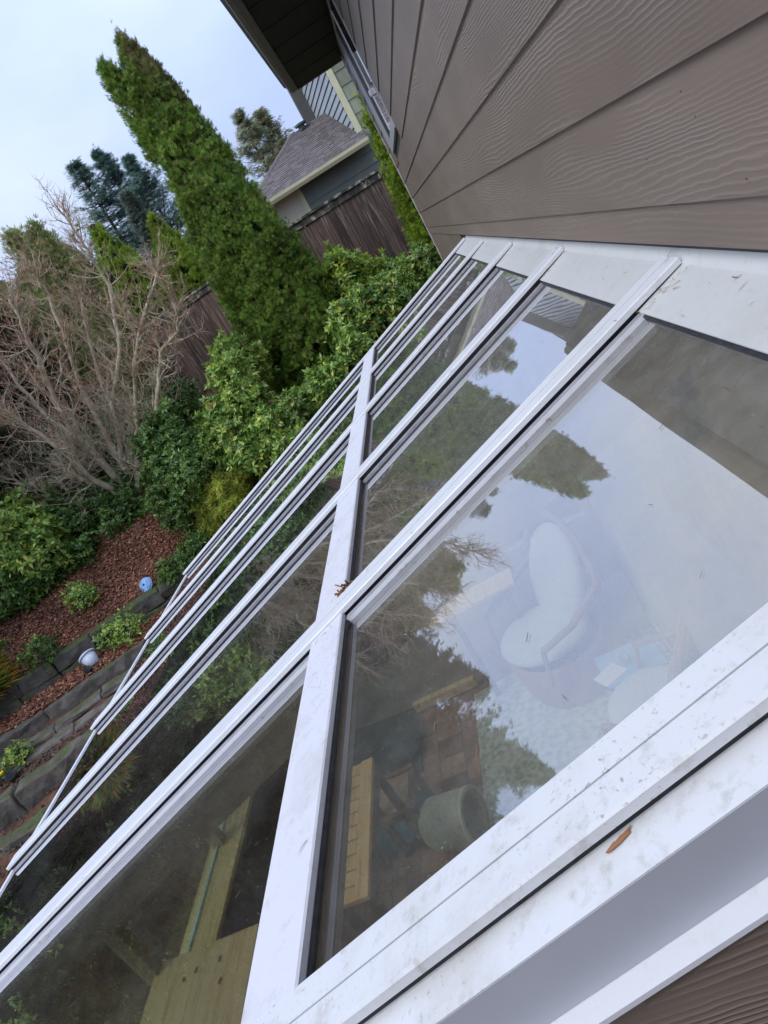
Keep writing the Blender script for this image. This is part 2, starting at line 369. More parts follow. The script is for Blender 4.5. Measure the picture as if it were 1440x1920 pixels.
# ------------------------------------------------------------------ the brown house
TH = 3.47582003e-01; ct, st = math.cos(TH), math.sin(TH)
WX = .43; O0 = Vector((WX, 0, -.284)); DR = Vector((-ct, 0, -st)); NN = Vector((-st, 0, ct))
def rpt(u, y, h): return O0 + DR * u + NN * h + Vector((0, y, 0))

house = empty('brown_house', (WX + 2, 3, -3.55), 'taupe brown lap-sided house wall beside the glass roof, with a dark eave overhead', 'house')
YF, YN = 8.9, -4.0
zc = [-.262, -.19] + [-.19 + .18 * k + .0 for k in range(1, 12)]     # course lines above the roof flashing
zc = zc[:2] + [round(-.19 + .1805 * k, 4) for k in range(1, 12)]
win_y0, win_y1, win_z0, win_z1 = 6.10, 8.05, .655, 1.74
def plank(y0, y1, z0, z1, parent=house):
    zt = min(z1 + .02, 1.84); m = MB()
    x0b, x0t, xb = WX - .0125, WX - .0035, WX + .006
    m.hexa([(xb, y0, z0), (x0b, y0, z0), (x0b, y1, z0), (xb, y1, z0), (xb, y0, zt), (x0t, y0, zt), (x0t, y1, zt), (xb, y1, zt)])
    cy = (y0 + y1) / 2
    me_o = m.build('siding_board', SIDING, parent)
    return me_o
joints = {1: [3.42], 2: [-.9, 7.9], 3: [5.6], 4: [1.0], 5: [4.9], 6: [-.4], 7: [3.3], 8: [5.2], 9: [1.9], 10: [4.4], 11: [2.5]}
for k in range(len(zc) - 1):
    z0, z1 = zc[k], zc[k + 1]
    cuts = [YN] + joints.get(k, [4.87] if k == 0 else []) + [YF - .012]
    segs = []
    for a, b in zip(cuts[:-1], cuts[1:]):
        if z1 > win_z0 and z0 < win_z1:
            if a < win_y0: segs.append((a, min(b, win_y0)))
            if b > win_y1: segs.append((max(a, win_y1), b))
        else: segs.append((a, b))
    for a, b in segs:
        if b - a > .03: plank(a + .0012, b - .0012, z0, z1)
for px_, py_ in ((1277, 171), (1304, 218), (1213, 298), (1040, 432), (1400, 335)):
    v_ = ray(px_, py_); q_ = v_ * ((WX - .0125) / v_.x); m = MB(); m.lathe([(0, 0), (.0013, .0003), (.001, .0011), (0, .0014)], q_, 7, (-1, 0, 0)); m.build('nail_spot', surf('dark_spot', [(.03, .025, .02), (.05, .04, .035)]), house)
# the wall past the far end of the sunroom, down to the ground
z = -.262
while z > -3.3:
    plank(5.22, YF - .012, z - .1805, z); z -= .1805
w = MB().box((WX + .008, YN, -3.6), (WX + 4.0, YF - .01, 1.80)); w.build('wall', surf('house_sheathing', [(.05, .05, .05), (.06, .06, .06)]), house)
tr = MB().box((WX - .016, YF - .012, -3.4), (WX + .012, YF + .004, 1.80)); tr.build('corner_trim', WHITE, house)
# sliding window in the wall
def bar(m, y0, y1, z0, z1, xa, xb): return m.box((xa, y0, z0), (xb, y1, z1))
m = MB(); xa = WX - .019; xb = WX + .005
bar(m, win_y0, win_y0 + .022, win_z0 - .03, win_z1, xa, xb); bar(m, 7.45, win_y1, win_z0 - .03, win_z1, WX - .021, xb)
bar(m, win_y0 + .0225, 7.4495, win_z0 - .03, win_z0 + .045, WX - .020, xb); bar(m, win_y0 + .0225, 7.4495, win_z1 - .05, win_z1, WX - .020, xb)
wfo = m.build('window', FRAMEG, house, bevel=.003)
def child(m, name, mat, par, **k):
    o = m.build(name, mat, None, **k); o.parent = par; p = par; off = Vector((0, 0, 0))
    while p: off += Vector(p.location); p = p.parent
    o.data.transform(Matrix.Translation(-off)); return o
z0_, z1_ = win_z0 + .046, win_z1 - .051
child(bar(MB(), win_y0 + .023, 6.78, z0_, z1_, WX - .0165, WX - .0105), 'pane', CASEGLASS, wfo)
child(bar(MB(), 6.781, 6.83, z0_, z1_, WX - .022, WX - .002), 'meeting_rail', WHITE, wfo)
child(bar(MB(), 6.831, 7.449, z0_, z1_, WX - .014, WX - .006), 'insect_screen', surf('dark_screen', [(.018, .022, .028), (.03, .035, .042)], 90, .55, bs=.2), wfo)
child(MB().box((WX - .045, 6.66, .98), (WX - .0125, 6.72, 1.03)), 'latch', WHITE, wfo, bevel=.008)
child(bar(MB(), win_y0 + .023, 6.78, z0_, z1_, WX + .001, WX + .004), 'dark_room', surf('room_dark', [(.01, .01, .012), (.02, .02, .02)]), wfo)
# eave
m = MB(); m.box((-.158, YN, 1.815), (WX + 4, YF + .16, 1.84)); m.build('soffit', SOFFIT, house)
yy = YN + .3
while yy < YF:
    MB().box((-.15, yy, 1.809), (WX - .02, yy + .016, 1.8149)).build('soffit_batten', SOFFIT, house); yy += .61
# gutter with an ogee profile
prof = [(-.160, 1.80), (-.215, 1.79), (-.250, 1.81), (-.262, 1.86), (-.292, 1.885), (-.296, 1.925), (-.286, 1.925), (-.28, 1.90), (-.160, 1.90)]
m = MB(); m.extrude(None, [(x, YN, zz) for x, zz in prof], [(x, YF + .13, zz) for x, zz in prof]); m.build('gutter', GUTTERB, house)
m = MB(); m.box((-.1605, YN, 1.795), (-.1585, YF + .16, 1.90)); m.build('fascia', GUTTERB, house)
m = MB(); m.hexa([(-.30, YN, 1.93), (WX + 4, YN, 1.93), (WX + 4, YF + .2, 1.93), (-.30, YF + .2, 1.93), (-.30, YN, 1.95), (WX + 4, YN, 3.9), (WX + 4, YF + .2, 3.9), (-.30, YF + .2, 1.95)])
m.build('roof', surf('dark_shingle', [(.05, .045, .045), (.09, .08, .08)], 30, .9), house)
m = MB(); m.box((-.158, YF + .162, 1.80), (WX + 4, YF + .185, 1.925)); m.build('barge_board', GUTTERB, house)

# ------------------------------------------------------------------ the sunroom
sun_r = empty('sunroom', (-1.1, 2.7, -3.5), 'lean-to sunroom with sloping glass roof, white aluminium glazing caps and a white cross bar', 'sunroom')
CAPY = [.453, 1.328, 2.20, 3.105, 4.02, 4.965]
UE = 3.30
def strip(prof, u0, u1, yc):    # prof [(dy,h)]
    m = MB(); a = [rpt(u0, yc + dy, h) for dy, h in prof]; b = [rpt(u1, yc + dy, h) for dy, h in prof]
    return m.extrude(None, a, b)
half = .0375
for i, yc in enumerate(CAPY):
    u0 = .009; u1 = UE + .02
    # cap: two raised ribs with a groove between them
    prof = [(-half, -.013), (-half, -.0025), (-half + .0025, 0), (-.0012, 0), (-.0011, -.007), (.0011, -.007), (.0012, 0), (half - .0025, 0), (half, -.0025), (half, -.013)]
    if i == 0: prof = [(-.034, -.0135)] + prof[1:-1] + [(half, -.0135)]; prof[0] = (-half, -.0135)
    cap = strip(prof, u0, u1, yc).build('glazing_cap', WHITE_DIRTY if i == 0 else WHITE, sun_r)
    m = strip([(-half + .006, -.0265), (-half + .006, -.0131), (half - .006, -.0131), (half - .006, -.0265)], u0 + .03, u1 - .01, yc); m.build('gasket', RUBBER, sun_r)
    if i > 0:
        for sgn in (-1,):
            a, b = (half + .0025) * sgn, (half + (.019 if i == 1 else .015)) * sgn
            lo_, hi_ = min(a, b), max(a, b)
            ht_ = -.019 if i == 1 else -.0245; m = strip([(lo_, -.0295), (lo_, ht_), (hi_, ht_ - .001), (hi_, -.0295)], .115, u1 - .03, yc); m.build('channel_edge', CHANNEL, sun_r)
            if i > 1: continue
            a, b = (half + .0194) * sgn, (half + .0206) * sgn; lo_, hi_ = min(a, b), max(a, b)
            m = strip([(lo_, -.0298), (lo_, -.0205), (hi_, -.0205), (hi_, -.0298)], .115, u1 - .03, yc); m.build('bead', WHITE, sun_r)
    # timber rafter beneath the aluminium
    m = strip([(-.055, -.156), (-.055, -.040), (.055, -.040), (.055, -.156)], .05, UE - .12, yc); m.build('rafter', OLIVEW, sun_r)
# flashing along the house wall: a sloping apron with an upstand, between the caps
for i in range(6):
    y0 = .40 if i == 0 else CAPY[i - 1] + .0005
    y1 = CAPY[i] - .0005 if i else CAPY[0]
    if i == 0: continue
    pr = [(-.022, .0195), (-.0175, .021), (-.0095, .002), (.012, -.0155), (.115, -.0185), (.115, -.0215), (.010, -.019), (-.014, .0)]
    m = MB(); m.extrude(None, [rpt(u, y0, h) for u, h in pr], [rpt(u, y1, h) for u, h in pr]); m.build('apron_flashing', FLASH, sun_r)
m = MB(); pr = [(-.026, .0215), (-.0225, .0225), (-.0135, -.004), (-.017, -.005)]
m.extrude(None, [rpt(u, .385, h) for u, h in pr], [rpt(u, 5.01, h) for u, h in pr]); m.build('upstand', FLASH, sun_r)
# cross bar
U0, U1 = .948, 1.056
for i in range(5):
    y0, y1 = CAPY[i] + half + .0004, CAPY[i + 1] - half - .0004
    m = MB(); pr = [(U0, -.024), (U0, -.009), (U0 + .003, -.0065), (U1 - .003, -.0065), (U1, -.009), (U1, -.024)]
    m.extrude(None, [rpt(u, y0, h) for u, h in pr], [rpt(u, y1, h) for u, h in pr]); m.build('cross_bar', WHITE_PAINT, sun_r)
    m = MB(); pr = [(U0 - .004, -.0275), (U0 - .004, -.0225), (U0 - .0008, -.018), (U0 - .0008, -.0275)]
    m.extrude(None, [rpt(u, y0, h) for u, h in pr], [rpt(u, y1, h) for u, h in pr]); m.build('gasket', RUBBER, sun_r)
    # timber purlin under it
    m = MB(); pr = [(U0 + .015, -.075), (U0 + .015, -.04), (U1 - .01, -.04), (U1 - .01, -.075)]
    m.extrude(None, [rpt(u, y0 + .02, h) for u, h in pr], [rpt(u, y1 - .02, h) for u, h in pr]); m.build('purlin', OLIVEW, sun_r)
    # thin black strip beneath the flashing edge
    m = MB(); pr = [(.112, -.0295), (.112, -.024), (.1195, -.024), (.1195, -.0295)]
    m.extrude(None, [rpt(u, y0, h) for u, h in pr], [rpt(u, y1, h) for u, h in pr]); m.build('gasket', RUBBER, sun_r)
    for (a, b) in ((.104, U0 + .002), (U1 - .004, UE + .005)):
        m = MB(); pr = [(a, -.036), (a, -.030), (b, -.030), (b, -.036)]
        m.extrude(None, [rpt(u, y0 + .001, h) for u, h in pr], [rpt(u, y1 - .001, h) for u, h in pr]); m.build('glass_pane', GLASS, sun_r)
# eave bar
m = MB(); pr = [(UE - .006, -.05), (UE - .006, -.026), (UE + .012, -.022), (UE + .016, -.05)]
for i in range(5):
    y0, y1 = CAPY[i] + (half - .0), CAPY[i + 1] - half
    m = MB(); m.extrude(None, [rpt(u, y0, h) for u, h in pr], [rpt(u, y1, h) for u, h in pr]); m.build('eave_bar', WHITE, sun_r)
# near end: flat flashing, grey rake fascia, drip lip
YFL = .377
m = MB(); pr = [(YFL, -.0265), (YFL, -.024), (.4615, -.024), (.4615, -.0265)]
m.extrude(None, [rpt(-.02, y, h) for y, h in pr], [rpt(UE, y, h) for y, h in pr]); m.build('rake_flashing', WHITE_DIRTY, sun_r)
m = MB(); pr = [(YFL - .0005, -.096), (YFL - .0005, -.0255), (YFL + .002, -.0267), (YFL + .002, -.096)]
m.extrude(None, [rpt(-.02, y, h) for y, h in pr], [rpt(UE, y, h) for y, h in pr])
RAKEF = surf('grey_rake_fascia', [(.40, .42, .46), (.46, .48, .52)], 5, .45, bs=.05)
m.build('rake_fascia', RAKEF, sun_r)
m = MB(); pr = [(YFL - .021, -.104), (YFL - .021, -.098), (YFL + .002, -.0965), (YFL + .002, -.104)]
m.extrude(None, [rpt(-.02, y, h) for y, h in pr], [rpt(UE, y, h) for y, h in pr]); m.build('drip_lip', WHITE, sun_r)
# end wall siding under the rake (horizontal boards clipped by the slope)
zt0 = O0.z - .14
zz = -3.5
while zz < -.45:
    z1 = min(zz + .1805, 99)
    def xr(zq): return WX - 0.0 - (O0.z - .135 - zq) / math.tan(TH)     # x where slope passes height zq
    xa0, xa1 = max(-2.66, xr(zz)), max(-2.66, xr(z1 + .015))
    if xa0 < WX - .05:
        m = MB(); xa1 = min(xa1, WX - .02)
        m.hexa([(xa0, .3665, zz), (WX - .013, .3665, zz), (WX - .013, .378, zz), (xa0, .378, zz), (xa1, .374, z1 + .015), (WX - .013, .374, z1 + .015), (WX - .013, .38, z1 + .015), (xa1, .38, z1 + .015)])
        m.build('siding_board', SIDING_END, sun_r)
    zz += .1805
m = MB(); m.hexa([(-2.62, .381, -3.5), (WX, .381, -3.5), (WX, .47, -3.5), (-2.62, .47, -3.5), (-2.62, .381, -1.62), (WX, .381, -.5), (WX, .47, -.5), (-2.62, .47, -1.62)])
m.build('end_wall', BROWNW, sun_r)
# front wall: low wall, sill, posts, glass
FLZ = -3.4; SILL = -2.5; XF = -2.62
MB().box((XF, .47, -3.55), (XF + .12, 4.96, SILL - .03)).build('front_wall', BROWNW, sun_r)
MB().box((XF - .03, .47, SILL - .03), (XF + .20, 4.96, SILL)).build('sill', PINEX, sun_r)
MB().box((XF, .47, -1.66), (XF + .09, 4.96, -1.56)).build('head_rail', OLIVEW, sun_r)
for yc in [.5] + CAPY[1:-1] + [4.92]:
    MB().box((XF + .005, yc - .03, SILL), (XF + .085, yc + .03, -1.66)).build('post', OLIVEW, sun_r)
yl = [.5] + CAPY[1:-1] + [4.92]
for a, b in zip(yl[:-1], yl[1:]):
    MB().box((XF + .03, a + .031, SILL + .001), (XF + .036, b - .031, -1.661)).build('glass_pane', WALLGLASS, sun_r)
    MB().box((XF + .028, a + .031, SILL + .0005), (XF + .045, b - .031, SILL + .012)).build('glazing_bead', surf('pale_teal_edge', [(.40, .62, .56), (.5, .7, .64)]), sun_r)
# far end wall
m = MB(); m.box((XF + .12, 4.90, -3.55), (WX + .0, 4.99, SILL)); m.build('end_wall', CREAMWALL, sun_r)
for xx in (-2.0, -1.2, -.4, .36):
    zt = O0.z - .27 - (WX - xx) * math.tan(TH)
    MB().box((xx - .03, 4.91, SILL), (xx + .03, 4.98, zt)).build('post', OLIVEW, sun_r)
xs = [-2.5, -2.0, -1.2, -.4, .36]
for a, b in zip(xs[:-1], xs[1:]):
    za, zb = [O0.z - .28 - (WX - q) * math.tan(TH) for q in (a + .03, b - .03)]
    m = MB(); m.hexa([(a + .031, 4.94, SILL + .002), (b - .031, 4.94, SILL + .002), (b - .031, 4.946, SILL + .002), (a + .031, 4.946, SILL + .002), (a + .031, 4.94, za), (b - .031, 4.94, zb), (b - .031, 4.946, zb), (a + .031, 4.946, za)])
    m.build('glass_pane', WALLGLASS, sun_r)
# house side of the room: ledger, header, wall
MB().box((WX - .06, .47, -.62), (WX + .006, 4.90, -.40)).build('ledger', CREAMWALL, sun_r)
MB().box((WX - .10, .47, -.98), (WX + .006, 4.90, -.66)).build('header_beam', OLIVEW, sun_r)
MB().box((WX - .03, .47, -3.4), (WX + .006, 4.90, -.985)).build('interior_wall', CREAMWALL, sun_r)
MB().box((WX - .045, .47, -3.4), (WX - .031, 4.90, -3.28)).build('skirting', WHITE, sun_r)

# ------------------------------------------------------------------ tile floor inside
fl = empty('tile_floor', (-1.1, 2.7, -3.4), None, None, kind='structure')
fb = MB().box((-2.50, .47, -3.5), (WX + .006, 4.90, -3.409)); fb.build('grout_bed', GROUT, fl)
tiles = {}
def tmesh(wx, wy):
    if (wx, wy) not in tiles:
        m = MB().box((-wx / 2, -wy / 2, -.009), (wx / 2, wy / 2, 0)); me = bpy.data.meshes.new('tile'); me.from_pydata(m.v, [], m.f); me.materials.append(TILE); tiles[(wx, wy)] = me
    return tiles[(wx, wy)]
bulk = MB(); cell = .205
for i in range(14):
    for j in range(21):
        x0 = -2.49 + i * cell; y0 = .49 + j * cell + (cell / 2 if i % 2 else 0)
        if y0 + cell > 4.89: continue
        mode = rng.integers(0, 3); gp = .006
        if mode == 0: parts_ = [(x0, y0, cell, cell)]
        elif mode == 1: parts_ = [(x0, y0, cell / 2, cell), (x0 + cell / 2, y0, cell / 2, cell)]
        else: parts_ = [(x0, y0, cell, cell)]
        for (a, b, c_, d_) in parts_:
            if 1.9 < b < 4.9 and -2.3 < a < -.7:
                o = bpy.data.objects.new('tile', tmesh(round(c_ - gp, 4), round(d_ - gp, 4))); COL.objects.link(o); o.parent = fl
                o.location = Vector((a + c_ / 2, b + d_ / 2, -3.4 + rng.normal(0, .0006))) - fl.location
            else: bulk.box((a + gp / 2, b + gp / 2, -3.409), (a + c_ - gp / 2, b + d_ - gp / 2, -3.4))
bo = bulk.build('tile_field', TILE, fl); tag(bo, kind='stuff')

# ------------------------------------------------------------------ back fence
def mat_fence():
    m, t, b = newmat('weathered_fence_board'); ln = t.links.new
    n = noise(t, 3.2, (9, 9, .5), 7, .6); r = ramp(t, [(.030, .019, .015), (.075, .045, .034), (.12, .078, .062)], .3, .7); ln(n.outputs['Fac'], r.inputs[0])
    n2 = noise(t, 2.6, (14, 14, .55), 6, .7); r2 = ramp(t, [(0, 0, 0), (1, 1, 1)], .55, .64); ln(n2.outputs['Fac'], r2.inputs[0])
    oi = t.nodes.new('ShaderNodeObjectInfo'); h = t.nodes.new('ShaderNodeHueSaturation'); mr = t.nodes.new('ShaderNodeMapRange')
    mr.inputs['To Min'].default_value = .6; mr.inputs['To Max'].default_value = 1.7; ln(oi.outputs['Random'], mr.inputs[0]); ln(mr.outputs[0], h.inputs['Value']); ln(r.outputs[0], h.inputs['Color'])
    mx = t.nodes.new('ShaderNodeMixRGB'); mx.inputs[2].default_value = (.38, .34, .29, 1)
    mu = t.nodes.new('ShaderNodeMath'); mu.operation = 'MULTIPLY'; mu.inputs[1].default_value = .75; ln(r2.outputs[0], mu.inputs[0]); ln(mu.outputs[0], mx.inputs[0]); ln(h.outputs[0], mx.inputs[1])
    ln(mx.outputs[0], b.inputs['Base Color']); b.inputs['Roughness'].default_value = .8; bump(t, b, n.outputs['Fac'], .5, .006); return m
FENCE = mat_fence()
LICHEN = surf('lichened_rail', [(.04, .036, .03), (.07, .062, .05), (.12, .11, .08), (.42, .42, .36), (.12, .14, .05)], 7, .9, (1, 1, 1), .5, .01, .38, .68, 9)
def build_fence(p0, p1, ztop, name, label, hgt=1.85):
    p0, p1 = Vector(p0), Vector(p1); d = (p1 - p0); Ln = d.length; d.normalize(); nr = Vector((-d.y, d.x, 0))
    if nr.y > 0: nr = -nr
    root = empty(name, (p0.x, p0.y, ztop - hgt), label, 'fence')
    m = MB(); m.box((-.0715, -.009, 0), (.0715, .009, hgt - .06)); me = bpy.data.meshes.new('fence_board'); me.from_pydata(m.v, [], m.f); me.materials.append(FENCE)
    ang = math.atan2(d.y, d.x); x = .07; k = 0
    while x < Ln - .05:
        o = bpy.data.objects.new('fence_board', me); COL.objects.link(o); o.parent = root
        o.location = d * x + nr * (.03 + rng.normal(0, .003)); o.location.z = rng.normal(0, .008); o.rotation_euler = (0, rng.normal(0, .004), ang + rng.normal(0, .02)); x += .143; k += 1
    def bar_(z0, z1, off0, off1, name, mat):
        a, b = p0 + nr * off0, p0 + nr * off1; a2, b2 = p1 + nr * off0, p1 + nr * off1
        m = MB(); m.hexa([(a.x, a.y, z0), (b.x, b.y, z0), (b2.x, b2.y, z0), (a2.x, a2.y, z0), (a.x, a.y, z1), (b.x, b.y, z1), (b2.x, b2.y, z1), (a2.x, a2.y, z1)])
        return m.build(name, mat, root)
    bar_(ztop - .038, ztop, -.09, .09, 'cap_rail', LICHEN)
    bar_(ztop - .15, ztop - .0385, .042, .066, 'fascia_rail', LICHEN)
    for q in (ztop - .35, ztop - 1.5): bar_(q, q + .09, -.03, .018, 'rail', FENCE)
    x = 0
    while x <= Ln:
        c = p0 + d * x - nr * .08; MB().box((c.x - .045, c.y - .045, ztop - hgt - .2), (c.x + .045, c.y + .045, ztop - .0385)).build('post', FENCE, root); x += 2.4
    return root
build_fence((.36, 12.8, 0), (-1.7, 12.85, 0), .92, 'fence', 'dark weathered board fence with lichen on its top rail, below the neighbouring roof')
build_fence((-1.72, 12.86, 0), (-6.2, 15.2, 0), .90, 'fence', 'dark board fence running left behind the tall arborvitae and the bare shrub')
# tan return panel at the right end of the fence
rt = empty('fence_return', (.36, 12.8, -.95), 'short tan board fence return at the corner beside the green column hedge', 'fence')
for k in range(5):
    MB().box((.36 + .01 * k, 12.86 + .145 * k, -.95), (.38 + .01 * k, 12.995 + .145 * k, .80)).build('fence_board', surf('tan_cedar_board', [(.20, .13, .07), (.30, .20, .12)], 4, .8, (6, 6, .6)), rt)
MB().box((.33, 12.70, .80), (.47, 13.6, .835)).build('cap_rail', LICHEN, rt)

# ------------------------------------------------------------------ neighbour's house
GREENS = surf('sage_shingle_siding', [(0.192, 0.216, 0.156), (0.276, 0.300, 0.216), (0.324, 0.336, 0.252)], 3, .7, (3, 3, 1), .1)
SLATE = surf('slate_blue_siding', [(0.115, 0.142, 0.122), (0.155, 0.182, 0.156)], 3, .65, bs=.1)
CREAM = surf('cream_trim', [(0.504, 0.492, 0.300), (0.600, 0.576, 0.384)], 4, .6, bs=.05)
TAUPE = surf('taupe_trim', [(.11, .11, .10), (.15, .145, .13)], 4, .6, bs=.05)
nb = empty('neighbour_house', (2.4, 20, -.9), 'neighbouring house in sage and slate siding with brown shingle roof behind the fence', 'house')
# right-hand face: sage shingle courses
X0, Y0 = .42, 18.95
zz = 2.0; k = 0
SAGE_UP = GREENS
while zz < 5.6:
    xx = X0 + .13
    while xx < 5:
        wd = .42 + .12 * ((k * 7 + int(xx * 5)) % 3)
        m = MB(); m.hexa([(xx, Y0 - .03, zz), (xx + wd - .006, Y0 - .03, zz), (xx + wd - .006, Y0, zz), (xx, Y0, zz), (xx, Y0 - .012, zz + .33), (xx + wd - .006, Y0 - .012, zz + .33), (xx + wd - .006, Y0, zz + .33), (xx, Y0, zz + .33)])
        if xx < 1.4: m.build('shingle', surf('sage_shingle_panel', [(.17, .19, .13), (.24, .26, .19)], 3, .75, (3, 3, 1), .15, objvar=.14), nb)
        xx += wd
    zz += .325; k += 1
MB().box((X0 + .13, Y0 + .002, -.9), (6, 26, 5.6)).build('wall', GREENS, nb)
MB().box((X0, Y0 - .05, 2.05), (X0 + .15, Y0 + .10, 5.6)).build('corner_board', CREAM, nb)
# left-hand face, receding: pale lap siding; direction az -12
az = R(-12); dv = Vector((math.sin(az), math.cos(az), 0)); c0 = Vector((X0 + .01, Y0 + .1, 0)); Lf = 3.5
PALE = surf('pale_blue_grey_siding', [(.30, .34, .37), (.36, .40, .43)], 3, .6, bs=.05)
c1 = c0 + dv * Lf; no = Vector((-dv.y, dv.x, 0))
m = MB(); bk = -no * .15
m.hexa([c0 + Vector((0, 0, 1.9)), c1 + Vector((0, 0, 1.9)), c1 + bk + Vector((0, 0, 1.9)), c0 + bk + Vector((0, 0, 1.9)), c0 + Vector((0, 0, 5.6)), c1 + Vector((0, 0, 5.6)), c1 + bk + Vector((0, 0, 5.6)), c0 + bk + Vector((0, 0, 5.6))]); m.build('side_wall', SLATE, nb)
zz = 1.95
while zz < 5.5:
    a0, a1 = c0 + no * .03, c1 + no * .03; b0, b1 = c0 + no * .004, c1 + no * .004
    m = MB(); m.hexa([a0 + Vector((0, 0, zz)), a1 + Vector((0, 0, zz)), b1 + Vector((0, 0, zz)), b0 + Vector((0, 0, zz)), a0 - no * .012 + Vector((0, 0, zz + .125)), a1 - no * .012 + Vector((0, 0, zz + .125)), b1 + Vector((0, 0, zz + .125)), b0 + Vector((0, 0, zz + .125))])
    m.build('siding_board', PALE, nb); zz += .165
m = MB(); e1 = c1 + no * .35 + dv * .02
m.hexa([e1 + Vector((0, 0, 1.9)), e1 + dv * .15 + Vector((0, 0, 1.9)), c1 - no * .1 + dv * .17 + Vector((0, 0, 1.9)), c1 - no * .1 + dv * .02 + Vector((0, 0, 1.9)), e1 + Vector((0, 0, 5.6)), e1 + dv * .15 + Vector((0, 0, 5.6)), c1 - no * .1 + dv * .17 + Vector((0, 0, 5.6)), c1 - no * .1 + dv * .02 + Vector((0, 0, 5.6))])
m.build('corner_board', TAUPE, nb)
m = MB(); m.hexa([(-.75, 18.6, 5.6), (6.3, 18.6, 5.6), (6.3, 26, 5.6), (-.75, 26, 5.6), (-.75, 18.6, 5.75), (6.3, 18.6, 5.75), (2.5, 23, 7.2), (2.3, 23, 7.2)]); m.build('upper_roof', surf('brown_shingle_far', [(.09, .075, .07), (.14, .12, .11)], 20, .9), nb)
# lower roof in front with shingle courses
EY, EZ, SLP = 18.45, 2.04, .50
xl, xrr = -2.95, .60
def rz(y): return EZ + SLP * (y - EY)
m = MB(); RY = 21.2; hx = -1.05
m.hexa([(xl, EY, EZ - .06), (xrr - .02, EY, EZ - .06), (xrr - .1, RY, rz(RY) - .06), (hx, RY, rz(RY) - .06), (xl, EY, EZ - .01), (xrr - .02, EY, EZ - .01), (xrr - .1, RY, rz(RY) - .01), (hx, RY, rz(RY) - .01)])
m.build('roof', surf('roof_deck', [(.04, .035, .035), (.05, .045, .045)]), nb)
m = MB(); yy = EY; row = 0
while yy < RY - .05:
    f0 = (yy - EY) / (RY - EY); xa = xl + (hx - xl) * f0; xb = xrr - .02; x = xa + (.0 if row % 2 else -.08); y2 = yy + .105
    while x < xb:
        x2 = min(x + .12 + rng.uniform(0, .1), xb); lift = .010 + rng.uniform(0, .02); xs_ = max(x, xa)
        if x2 > xs_: m.hexa([(xs_, yy, rz(yy)), (x2 - .006, yy, rz(yy)), (x2 - .006, y2, rz(y2)), (xs_, y2, rz(y2)), (xs_, yy, rz(yy) + lift), (x2 - .006, yy, rz(yy) + lift), (x2 - .006, y2, rz(y2) + .002), (xs_, y2, rz(y2) + .002)])
        x = x2
    yy = y2; row += 1
def mat_shingle():
    m_, t, b = newmat('brown_asphalt_shingle'); g_ = t.nodes.new('ShaderNodeNewGeometry')
    r = ramp(t, [(.115, .10, .096), (.145, .125, .12), (.18, .155, .148)], 0, 1); t.links.new(g_.outputs['Random Per Island'], r.inputs[0]); t.links.new(r.outputs[0], b.inputs['Base Color']); b.inputs['Roughness'].default_value = .9
    return m_
SHIN = mat_shingle()
o = m.build('roof_shingles', SHIN, nb); tag(o, kind='stuff')
# hip side, far slope, gutter, walls below
m = MB(); m.hexa([(xl, EY, EZ - .05), (hx, RY, rz(RY) - .05), (hx, RY + 2.6, rz(RY) - .05), (xl, RY + 5.2, EZ - .05), (xl, EY, EZ), (hx, RY, rz(RY)), (hx, RY + 2.6, rz(RY)), (xl, RY + 5.2, EZ)]); m.build('hip_slope', SHIN, nb)
m = MB(); x = xl
for k in range(16):
    f0, f1 = k / 16, (k + .9) / 16; p, q = Vector((xl, EY, EZ)).lerp(Vector((hx, RY, rz(RY))), f0), Vector((xl, EY, EZ)).lerp(Vector((hx, RY, rz(RY))), f1)
    m.hexa([p + Vector((-.09, .05, -.0)), p + Vector((.09, -.03, -.0)), q + Vector((.09, -.03, 0)), q + Vector((-.09, .05, 0)), p + Vector((-.05, .05, .05)), p + Vector((.07, 0, .05)), q + Vector((.07, 0, .03)), q + Vector((-.05, .05, .03))])
m.build('hip_cap', SHIN, nb)
m = MB(); m.lathe([(.0, 0), (.10, 0), (.10, .12), (.17, .12), (.17, .17), (0, .20)], (-.75, 21.0, rz(21.0) + .0), 14); m.build('roof_vent', surf('vent_metal', [(.05, .08, .08), (.09, .12, .12)]), nb)
m = MB(); gp = [(EY - .02, EZ - .02), (EY - .02, EZ - .14), (EY - .09, EZ - .14), (EY - .13, EZ - .07), (EY - .135, EZ - .005), (EY - .12, EZ - .005), (EY - .115, EZ - .03), (EY - .04, EZ - .03)]
m.extrude(None, [(xl - .05, a, b) for a, b in gp], [(xrr, a, b) for a, b in gp]); m.build('gutter', CREAM, nb)
MB().box((xl + .3, EY + .3, EZ - .10), (xrr, EY + .31, EZ - .05)).build('soffit', CREAM, nb)
WY = EY + .42
MB().box((xl + .35, WY, -.9), (xrr + .2, WY + 2.2, EZ - .05)).build('lower_wall', SLATE, nb)
zz = -.6
while zz < EZ - .15:
    m = MB(); m.hexa([(-1.42, WY - .03, zz), (xrr + .2, WY - .03, zz), (xrr + .2, WY - .001, zz), (-1.42, WY - .001, zz), (-1.42, WY - .012, zz + .3), (xrr + .2, WY - .012, zz + .3), (xrr + .2, WY - .001, zz + .3), (-1.42, WY - .001, zz + .3)]); m.build('siding_board', SLATE, nb); zz += .30
m = MB(); m.box((-2.65, WY - .06, 1.93), (-1.43, WY - .001, 2.0)); m.box((-1.55, WY - .065, .2), (-1.43, WY - .001, 1.93)); m.box((-2.65, WY - .06, .2), (-2.55, WY - .001, 1.93)); m.box((-2.55, WY - .05, 1.22), (-1.551, WY - .001, 1.28)); wn = m.build('window', CREAM, nb)
